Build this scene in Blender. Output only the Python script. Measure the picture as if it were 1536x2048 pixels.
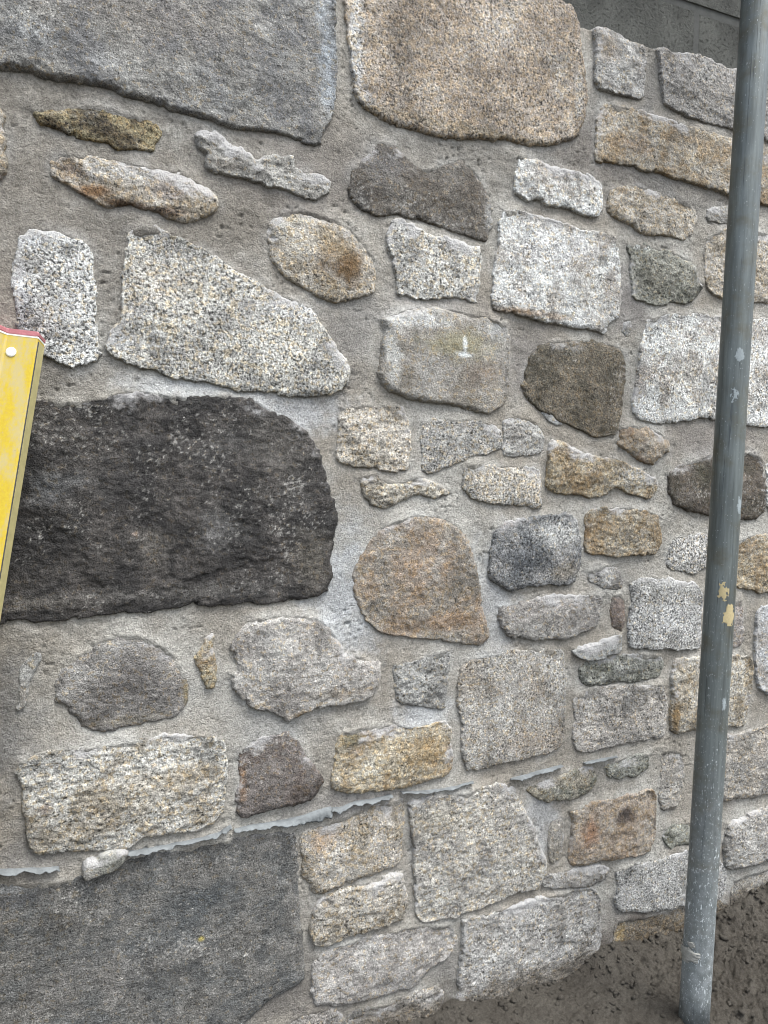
import bpy, math, random
import numpy as np
from mathutils import Vector

# ------------------------------------------------------------------ scene, camera, sky, sun
scene = bpy.context.scene
for o in list(bpy.data.objects):
    bpy.data.objects.remove(o)
R = math.radians
cam_d = bpy.data.cameras.new('camera')
cam_d.sensor_fit = 'VERTICAL'; cam_d.sensor_height = 36.0; cam_d.lens = 26.02
cam_d.clip_start = 0.02; cam_d.clip_end = 500
cam = bpy.data.objects.new('camera', cam_d); scene.collection.objects.link(cam)
cam.location = (0.0, -1.081, 0.92)
cam.rotation_euler = (R(90 - 3.36), 0, R(-23.6))
scene.camera = cam

SUN_EL, SUN_AZ = 66.0, 142.0           # azimuth: degrees clockwise from +Y (into the wall); the sun is behind the camera, to its right
w = bpy.data.worlds.new('World'); scene.world = w; w.use_nodes = True
nt = w.node_tree; nt.nodes.clear()
sky = nt.nodes.new('ShaderNodeTexSky'); sky.sky_type = 'NISHITA'; sky.sun_disc = False
sky.sun_elevation = R(SUN_EL); sky.sun_rotation = R(SUN_AZ); sky.air_density = 1.0; sky.dust_density = 4.0
hs = nt.nodes.new('ShaderNodeHueSaturation'); hs.inputs['Saturation'].default_value = 0.48   # cloud cover
bg = nt.nodes.new('ShaderNodeBackground'); bg.inputs['Strength'].default_value = 0.14
wo = nt.nodes.new('ShaderNodeOutputWorld')
nt.links.new(sky.outputs[0], hs.inputs['Color']); nt.links.new(hs.outputs[0], bg.inputs['Color']); nt.links.new(bg.outputs[0], wo.inputs[0])
sun_d = bpy.data.lights.new('sun', 'SUN'); sun_d.energy = 1.4; sun_d.angle = R(32); sun_d.color = (1.0, 0.99, 0.975)
sun = bpy.data.objects.new('sun', sun_d); scene.collection.objects.link(sun); sun.location = (1, -3, 4)
sdir = Vector((math.sin(R(SUN_AZ)) * math.cos(R(SUN_EL)), math.cos(R(SUN_AZ)) * math.cos(R(SUN_EL)), math.sin(R(SUN_EL))))
sun.rotation_euler = sdir.to_track_quat('Z', 'Y').to_euler()
vs = scene.view_settings
vs.view_transform = 'Standard'; vs.look = 'None'; vs.gamma = 1.0; vs.use_curve_mapping = False
vs.exposure = 1.32
scene.cycles.use_denoising = True; scene.cycles.filter_width = 1.0

# ------------------------------------------------------------------ helpers
C = scene.collection
def lin(c):
    c = np.asarray(c, float) / 255.0
    return np.where(c <= 0.04045, c / 12.92, ((c + 0.055) / 1.055) ** 2.4) * np.array([.962, 1.0, 1.006])

_ANG = np.arange(64) * (2 * math.pi / 64)
_GX, _GY = (np.cos(_ANG) * 1.5).astype(np.float32), (np.sin(_ANG) * 1.5).astype(np.float32)
def perlin(x, y, seed=0):
    x = np.asarray(x, np.float32); y = np.asarray(y, np.float32)
    x0 = np.floor(x); y0 = np.floor(y); fx = x - x0; fy = y - y0
    ix = x0.astype(np.int32).astype(np.uint32); iy = y0.astype(np.int32).astype(np.uint32)
    u = fx * fx * fx * (fx * (fx * 6 - 15) + 10); v = fy * fy * fy * (fy * (fy * 6 - 15) + 10)
    sd = np.uint32((seed * 1442695041 + 12345) & 0xFFFFFFFF)
    hx = (ix * np.uint32(374761393), (ix + np.uint32(1)) * np.uint32(374761393))
    hy = (iy * np.uint32(668265263) + sd, (iy + np.uint32(1)) * np.uint32(668265263) + sd)
    def g(a, b):
        h = hx[a] + hy[b]; h = (h ^ (h >> np.uint32(13))) * np.uint32(1274126177); h = (h ^ (h >> np.uint32(16))) * np.uint32(2246822519)
        h = (h >> np.uint32(20)) & np.uint32(63)
        return _GX[h] * (fx - a) + _GY[h] * (fy - b)
    a = g(0, 0); a = a + (g(1, 0) - a) * u
    c = g(0, 1); c = c + (g(1, 1) - c) * u
    return a + (c - a) * v
def fbm(x, y, seed=0, octv=4, gain=.5, lac=2.07):
    s = 0; a = 1; t = 0
    for i in range(octv):
        s = s + a * perlin(x, y, seed + i * 17); t += a; a *= gain; x = x * lac + 3.1; y = y * lac + 1.7
    return s / t
def sstep(x, a, b):
    t = np.clip((x - a) / (b - a), 0, 1); return t * t * (3 - 2 * t)
def chaikin(p):
    q = np.roll(p, -1, 0)
    out = np.empty((len(p) * 2, 2)); out[0::2] = p * .86 + q * .14; out[1::2] = p * .14 + q * .86
    return out
def sdist(px, py, poly):
    px = px.astype(np.float32); py = py.astype(np.float32); poly = [(float(a), float(b)) for a, b in poly]
    d2 = np.full(px.shape, 1e9, np.float32); ins = np.zeros(px.shape, bool); n = len(poly)
    for i in range(n):
        ax, ay = poly[i]; bx, by = poly[(i + 1) % n]
        ex, ey = bx - ax, by - ay; wx = px - ax; wy = py - ay
        t = np.clip((wx * ex + wy * ey) / (ex * ex + ey * ey + 1e-12), 0, 1)
        dx = wx - t * ex; dy = wy - t * ey
        d2 = np.minimum(d2, dx * dx + dy * dy)
        if ey != 0:
            c = ((ay > py) != (by > py)) & (px < ex * (py - ay) / ey + ax)
            ins ^= c
    d = np.sqrt(d2); return np.where(ins, d, -d)

def mesh_quads(name, co, quads, mat, parent=None, cols=None, smooth=True, loc=(0, 0, 0)):
    me = bpy.data.meshes.new(name)
    me.vertices.add(len(co)); me.vertices.foreach_set('co', np.ascontiguousarray(co, np.float32).ravel())
    nq = len(quads); k = quads.shape[1]
    me.loops.add(nq * k); me.loops.foreach_set('vertex_index', np.ascontiguousarray(quads, np.int32).ravel())
    me.polygons.add(nq); me.polygons.foreach_set('loop_start', np.arange(0, nq * k, k, dtype=np.int32))
    me.update(calc_edges=True)
    if smooth: me.polygons.foreach_set('use_smooth', np.ones(nq, bool))
    for an, arr in (cols or {}).items():
        a = me.attributes.new(an, 'FLOAT_COLOR', 'POINT')
        if arr.shape[1] == 3: arr = np.concatenate([arr, np.ones((len(arr), 1))], 1)
        a.data.foreach_set('color', np.ascontiguousarray(arr, np.float32).ravel())
    me.validate()
    me.materials.append(mat)
    o = bpy.data.objects.new(name, me); C.objects.link(o); o.location = loc
    if parent: o.parent = parent
    return o
def grid_quads(nu, nv, keep):
    """quads of an (nv, nu) grid whose corners are all kept; returns quads, used vertex index"""
    idx = np.arange(nu * nv).reshape(nv, nu)
    a = idx[:-1, :-1]; b = idx[:-1, 1:]; c = idx[1:, 1:]; d = idx[1:, :-1]
    k = keep[:-1, :-1] & keep[:-1, 1:] & keep[1:, 1:] & keep[1:, :-1]
    q = np.stack([a[k], b[k], c[k], d[k]], 1)
    used = np.unique(q); remap = np.full(nu * nv, -1); remap[used] = np.arange(len(used))
    return remap[q], used
def tag(o, label, cat, group=None):
    o['label'] = label; o['category'] = cat
    if group: o['group'] = group
    return o
def empty(name, loc=(0, 0, 0), rot=(0, 0, 0)):
    o = bpy.data.objects.new(name, None); C.objects.link(o); o.location = loc; o.rotation_euler = rot; o.empty_display_size = .05
    return o

# ------------------------------------------------------------------ materials
class N:
    def __init__(s, name):
        s.m = bpy.data.materials.new(name); s.m.use_nodes = True; s.t = s.m.node_tree; s.t.nodes.clear()
        s.out = s.t.nodes.new('ShaderNodeOutputMaterial'); s.b = s.t.nodes.new('ShaderNodeBsdfPrincipled')
        s.t.links.new(s.b.outputs[0], s.out.inputs[0])
    def n(s, ty, **kw):
        x = s.t.nodes.new('ShaderNode' + ty)
        for k, v in kw.items(): setattr(x, k, v)
        return x
    def put(s, sock, v):
        if isinstance(v, bpy.types.NodeSocket): s.t.links.new(v, sock)
        elif v is not None:
            try: sock.default_value = v
            except Exception: sock.default_value = (v[0], v[1], v[2], 1.0)
    def math(s, op, a, b=None, c=None, clamp=False):
        x = s.n('Math', operation=op, use_clamp=clamp)
        for i, v in enumerate((a, b, c)): s.put(x.inputs[i], v)
        return x.outputs[0]
    def vmath(s, op, a, b=None):
        x = s.n('VectorMath', operation=op); s.put(x.inputs[0], a)
        if b is not None: s.put(x.inputs[3] if op == 'SCALE' else x.inputs[1], b)
        return x.outputs[0]
    def mix(s, f, a, b, mode='MIX'):
        x = s.n('Mix', data_type='RGBA', blend_type=mode)
        s.put(x.inputs[0], f); s.put(x.inputs[6], a); s.put(x.inputs[7], b)
        return x.outputs[2]
    def rng(s, v, a, b, c=0., d=1., smooth=True):
        x = s.n('MapRange', interpolation_type='SMOOTHSTEP' if smooth else 'LINEAR')
        for i, q in enumerate((v, a, b, c, d)): s.put(x.inputs[i], q)
        return x.outputs[0]
    def noise(s, vec, scale, det=3., rough=.55):
        x = s.n('TexNoise'); s.put(x.inputs['Vector'], vec); x.inputs['Scale'].default_value = scale
        x.inputs['Detail'].default_value = det; x.inputs['Roughness'].default_value = rough
        return x.outputs
    def vor(s, vec, scale, rnd=1.0, feature='F1'):
        x = s.n('TexVoronoi', feature=feature); s.put(x.inputs['Vector'], vec); x.inputs['Scale'].default_value = scale
        x.inputs['Randomness'].default_value = rnd
        return x.outputs
    def pos(s): return s.n('NewGeometry').outputs['Position']
    def obj(s): return s.n('TexCoord').outputs['Object']
    def bump(s, h, strength, dist):
        x = s.n('Bump'); x.inputs['Strength'].default_value = strength; x.inputs['Distance'].default_value = dist
        s.put(x.inputs['Height'], h); s.put(s.b.inputs['Normal'], x.outputs[0])
    def end(s, col=None, rough=.85, spec=.25, metal=0.):
        s.put(s.b.inputs['Base Color'], col); s.put(s.b.inputs['Roughness'], rough)
        s.put(s.b.inputs['Specular IOR Level'], spec); s.put(s.b.inputs['Metallic'], metal)
        return s.m
def attr(k, name):
    a = k.n('Attribute', attribute_name=name, attribute_type='GEOMETRY'); return a.outputs

def mat_stone():
    k = N('granite'); p = k.pos()
    fg = k.math('ADD', attr(k, 'col')['Alpha'], k.math('MULTIPLY', k.math('SUBTRACT', k.noise(p, 26., 3., .6)[0], .5), 2.2), None, True)                                                              # 0 coarse-grained .. 1 fine-grained
    r = k.mix(fg, k.noise(p, 270., 2.6, .65)[0], k.noise(p, 380., 3., .7)[0])
    r = k.rng(r, .36, .64, 0., 1., False)                       # crystals, spread evenly over 0..1
    g = k.rng(k.noise(k.vmath('ADD', p, (3.7, 1.1, 8.3)), 160., 2., .5)[0], .36, .64, 0., 1., False)
    b = k.noise(k.vmath('ADD', p, (9.2, 4.4, 2.9)), 120., 2., .5)[0]
    gr = attr(k, 'gr'); gs = k.n('SeparateColor'); k.put(gs.inputs[0], gr['Color']); dk, lt, tn = gs.outputs; dust = gr['Alpha']
    dark = k.rng(r, k.math('SUBTRACT', dk, .14), k.math('ADD', dk, .07), 1., 0.)
    lo = k.math('SUBTRACT', 1., lt)
    light = k.rng(r, k.math('SUBTRACT', lo, .05), k.math('ADD', lo, .07))
    tan = k.rng(g, k.math('SUBTRACT', tn, .08), k.math('ADD', tn, .08), 1., 0.)
    base = attr(k, 'col')['Color']
    fine = k.noise(p, 560., 2., .6)[0]
    med = k.noise(p, 95., 4., .6)[0]
    base = k.mix(1., base, k.rng(med, .25, .75, .66, 1.34, False), 'MULTIPLY')
    base = k.mix(1., base, k.rng(k.noise(p, 38., 4., .6)[0], .25, .75, .78, 1.22, False), 'MULTIPLY')
    base = k.mix(k.math('MULTIPLY', tan, .75), base, k.mix(1., base, (1.10, .95, .72), 'MULTIPLY'))
    base = k.mix(1., base, k.math('SUBTRACT', 1., k.math('MULTIPLY', dark, k.rng(b, .3, .7, .6, .92, False))), 'MULTIPLY')
    base = k.mix(1., base, k.math('ADD', 1., k.math('MULTIPLY', light, .6)), 'MULTIPLY')
    base = k.mix(1., base, k.rng(fine, .32, .68, .6, 1.4, False), 'MULTIPLY')
    dn = k.noise(p, 160., 4., .65)[0]
    df = k.math('MULTIPLY', k.rng(k.math('ADD', dust, k.math('MULTIPLY', k.math('SUBTRACT', dn, .5), .8)), .2, .8), .85)
    col = k.mix(df, base, k.mix(fine, (.28, .28, .275), (.52, .52, .515)))
    h = k.math('ADD', k.math('MULTIPLY', r, .35), k.math('ADD', k.math('MULTIPLY', fine, .8), k.math('MULTIPLY', k.noise(p, 260., 3.)[0], 1.2)))
    k.bump(h, .8, .0020)
    return k.end(col, k.rng(g, 0, 1, .62, .95, False), .3)
def mat_mortar():
    k = N('lime_mortar'); p = k.pos()
    base = attr(k, 'col')['Color']
    v = k.vor(k.vmath('ADD', p, k.vmath('SCALE', k.vmath('SUBTRACT', k.noise(p, 500., 2.)['Color'], (.5, .5, .5)), .003)), 400.)
    sep = k.n('SeparateColor'); k.put(sep.inputs[0], v['Color'])
    base = k.mix(1., base, k.rng(sep.outputs[0], 0, 1, .78, 1.22, False), 'MULTIPLY')
    base = k.mix(k.math('MULTIPLY', k.rng(sep.outputs[1], .93, .97), .45), base, (.14, .135, .125))          # dark sand grains
    fine = k.noise(p, 520., 3., .7)[0]
    base = k.mix(1., base, k.rng(fine, .25, .75, .8, 1.2, False), 'MULTIPLY')
    base = k.mix(1., base, k.rng(k.noise(p, 30., 5., .65)[0], .25, .75, .86, 1.14, False), 'MULTIPLY')
    pit = k.rng(k.noise(p, 240., 2., .5)[0], .33, .42)          # small open pits
    h = k.math('ADD', k.math('MULTIPLY', pit, .45), k.math('ADD', k.math('MULTIPLY', fine, 1.4), k.math('MULTIPLY', k.noise(p, 380., 3., .65)[0], 1.3)))
    k.bump(h, .75, .0021)
    return k.end(base, .95, .15)
def mat_soil():
    k = N('damp_soil'); p = k.pos()
    n1 = k.noise(p, 14., 6., .7)[0]; n2 = k.noise(p, 300., 4., .75)[0]
    col = k.mix(k.rng(n1, .3, .7), tuple(lin((78, 73, 67))), tuple(lin((94, 89, 82))))
    col = k.mix(1., col, k.rng(n2, .3, .7, .66, 1.34, False), 'MULTIPLY')
    k.bump(k.math('ADD', n2, k.math('MULTIPLY', k.noise(p, 620., 4., .7)[0], .8)), 1., .005)
    return k.end(col, .95, .12)
def mat_block():
    k = N('concrete_block'); p = k.pos()
    n1 = k.noise(p, 14., 5., .6)[0]; n2 = k.noise(p, 260., 4., .7)[0]
    col = k.mix(k.rng(n1, .3, .7), tuple(lin((72, 72, 69))), tuple(lin((94, 94, 90))))
    pit = k.rng(k.noise(p, 170., 3., .6)[0], .34, .42)
    col = k.mix(1., col, k.rng(n2, .25, .75, .8, 1.2, False), 'MULTIPLY')
    k.bump(k.math('ADD', k.math('MULTIPLY', pit, 2.4), n2), 1., .004)
    return k.end(col, .95, .12)
def mat_plain(name, c, rough=.8, spec=.3, metal=0., var=.12, scale=60., bump=.3, bscale=500.):
    k = N(name); p = k.pos()
    n1 = k.noise(p, scale, 4., .6)[0]
    col = k.mix(1., tuple(lin(c)), k.rng(n1, .25, .75, 1 - var, 1 + var, False), 'MULTIPLY')
    k.bump(k.noise(p, bscale, 3., .6)[0], bump, .001)
    return k.end(col, rough, spec, metal)
def mat_pole():
    k = N('galvanised_steel'); o = k.obj()
    st = k.vmath('MULTIPLY', o, (1., 1., .035))
    s1 = k.noise(st, 260., 4., .65)[0]; s2 = k.noise(k.vmath('MULTIPLY', o, (1., 1., .12)), 60., 4., .6)[0]
    n = k.noise(o, 22., 5., .6)[0]
    col = k.mix(k.rng(s2, .3, .7), tuple(lin((88, 93, 92))), tuple(lin((112, 118, 117))))
    col = k.mix(k.rng(n, .45, .75), col, tuple(lin((92, 90, 78))))
    col = k.mix(1., col, k.rng(s1, .3, .7, .78, 1.2, False), 'MULTIPLY')
    scr = k.rng(k.noise(k.vmath('MULTIPLY', o, (1., 1., .02)), 420., 2., .5)[0], .3, .36, 1., 0.)      # dark scratches
    col = k.mix(k.math('MULTIPLY', scr, .6), col, tuple(lin((42, 48, 54))))
    sx = k.n('SeparateXYZ'); k.put(sx.inputs[0], o)
    z = sx.outputs[2]
    low = k.rng(z, .15, .85, 1., 0.)
    fl = k.noise(k.vmath('MULTIPLY', o, (1., 1., .45)), 210., 3., .6)[0]
    splash = k.rng(k.math('ADD', fl, k.math('MULTIPLY', low, .11)), .735, .77)                          # cement splashes
    fl2 = k.noise(k.vmath('MULTIPLY', o, (1., 1., .6)), 520., 2., .5)[0]
    splash = k.math('MAXIMUM', splash, k.math('MULTIPLY', k.rng(k.math('ADD', fl2, k.math('MULTIPLY', low, .07)), .70, .74), .8))
    dust = k.math('MULTIPLY', k.rng(k.math('ADD', z, k.math('MULTIPLY', k.math('SUBTRACT', s2, .5), .5)), -.02, .62, 1., 0.), k.rng(k.noise(o, 90., 4.)[0], .25, .7, .25, .8))
    col = k.mix(dust, col, tuple(lin((142, 146, 148))))
    col = k.mix(splash, col, tuple(lin((186, 190, 192))))
    rough = k.math('ADD', k.rng(s1, .3, .7, .36, .56, False), k.math('MULTIPLY', dust, .35))
    k.bump(k.math('ADD', s1, k.math('MULTIPLY', splash, 1.5)), .25, .0006)
    return k.end(col, rough, .5, k.math('MULTIPLY', k.math('SUBTRACT', 1., k.math('MAXIMUM', splash, dust)), .38))
def mat_yellow():
    k = N('worn_yellow_paint'); o = k.obj()
    n = k.noise(k.vmath('MULTIPLY', o, (1., 1., .4)), 34., 6., .65)[0]; n2 = k.noise(o, 240., 4., .7)[0]
    col = k.mix(k.rng(n2, .3, .7), tuple(lin((196, 172, 46))), tuple(lin((188, 158, 38))))
    dirt = k.rng(k.math('ADD', n, k.math('MULTIPLY', k.math('SUBTRACT', n2, .5), .3)), .43, .62)
    col = k.mix(k.math('MULTIPLY', dirt, .6), col, tuple(lin((176, 166, 138))))
    nick = k.rng(k.noise(o, 130., 2.)[0], .74, .78)
    col = k.mix(nick, col, tuple(lin((120, 108, 80))))
    return k.end(col, k.rng(n, .3, .7, .38, .6), .4)
M_stone, M_mortar, M_soil, M_block = mat_stone(), mat_mortar(), mat_soil(), mat_block()

# ------------------------------------------------------------------ ground
def axis(fine0, fine1, step, far):
    a = list(np.arange(fine0, fine1, step)); s = step; x = a[-1]; hi = []
    while x < far: s *= 1.25; x += s; hi.append(x)
    s = step; x = a[0]; lo = []
    while x > -far: s *= 1.25; x -= s; lo.append(x)
    return np.array(lo[::-1] + a + hi)
SOIL_U = [0.322, 0.406, 0.495, 0.570, 0.600, 0.699, 0.731, 0.829, 0.875, 0.915, 0.957, 1.031, 1.135, 1.230, 1.301, 1.354, 1.452]
SOIL_Z = [0.004, -0.003, -0.003, -0.008, 0.005, -0.019, -0.006, -0.023, -0.011, 0.010, 0.008, -0.001, -0.009, 0.009, 0.019, 0.032, 0.039]
def ground_z(x, y):
    near = np.exp(-((x - .8) ** 2) / 5.0 - ((y + .2) ** 2) / 2.0)
    z = .012 * fbm(x * 6, y * 6, 5, 4) + near * (.45 + .6 * sstep(x, .85, 1.1)) * (.010 * fbm(x * 26, y * 26, 9, 3) + .013 * fbm(x * 40, y * 40, 21, 4, .62) + .011 * np.abs(fbm(x * 80, y * 80, 31, 3, .65)) + .0034 * perlin(x * 150, y * 150, 35))
    clod = np.clip(fbm(x * 40 + 5, y * 40, 77, 4, .6) - .1, 0, 1) * .034
    z = z + near * clod * (.25 + sstep(x, .85, 1.1))
    line = np.interp(x, SOIL_U, SOIL_Z) + .006 * fbm(x * 22, x * 0 + 2.2, 6, 4, .6)      # how high the soil is banked along the wall
    k = np.exp(-np.clip(-y - .012, 0, 9) / (.05 + .03 * fbm(x * 4, y * 4, 8, 2)))
    z = z * (1 - .4 * k) + (line + .012) * k
    e = np.exp(-((x - 0.956) ** 2 + (y - -0.196) ** 2) / .0035)                    # trodden flat round the foot of the pole
    return (z - .012) * (1 - e) + e * (.002 + .3 * (z - .012))
gx = axis(.40, 1.55, .0026, 70.); gy = axis(-.46, .012, .0026, 70.)
GX, GY = np.meshgrid(gx, gy)
gz = ground_z(GX, GY)
q, used = grid_quads(len(gx), len(gy), np.ones(GX.shape, bool))
g = mesh_quads('ground', np.stack([GX.ravel(), GY.ravel(), gz.ravel()], 1)[used], q, M_soil)
g['kind'] = 'structure'

# ------------------------------------------------------------------ stone wall
wall = empty('stone_wall', (.6, 0, 0))
tag(wall, 'rubble stone wall of mixed granite blocks with fresh grey mortar', 'wall')
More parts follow.
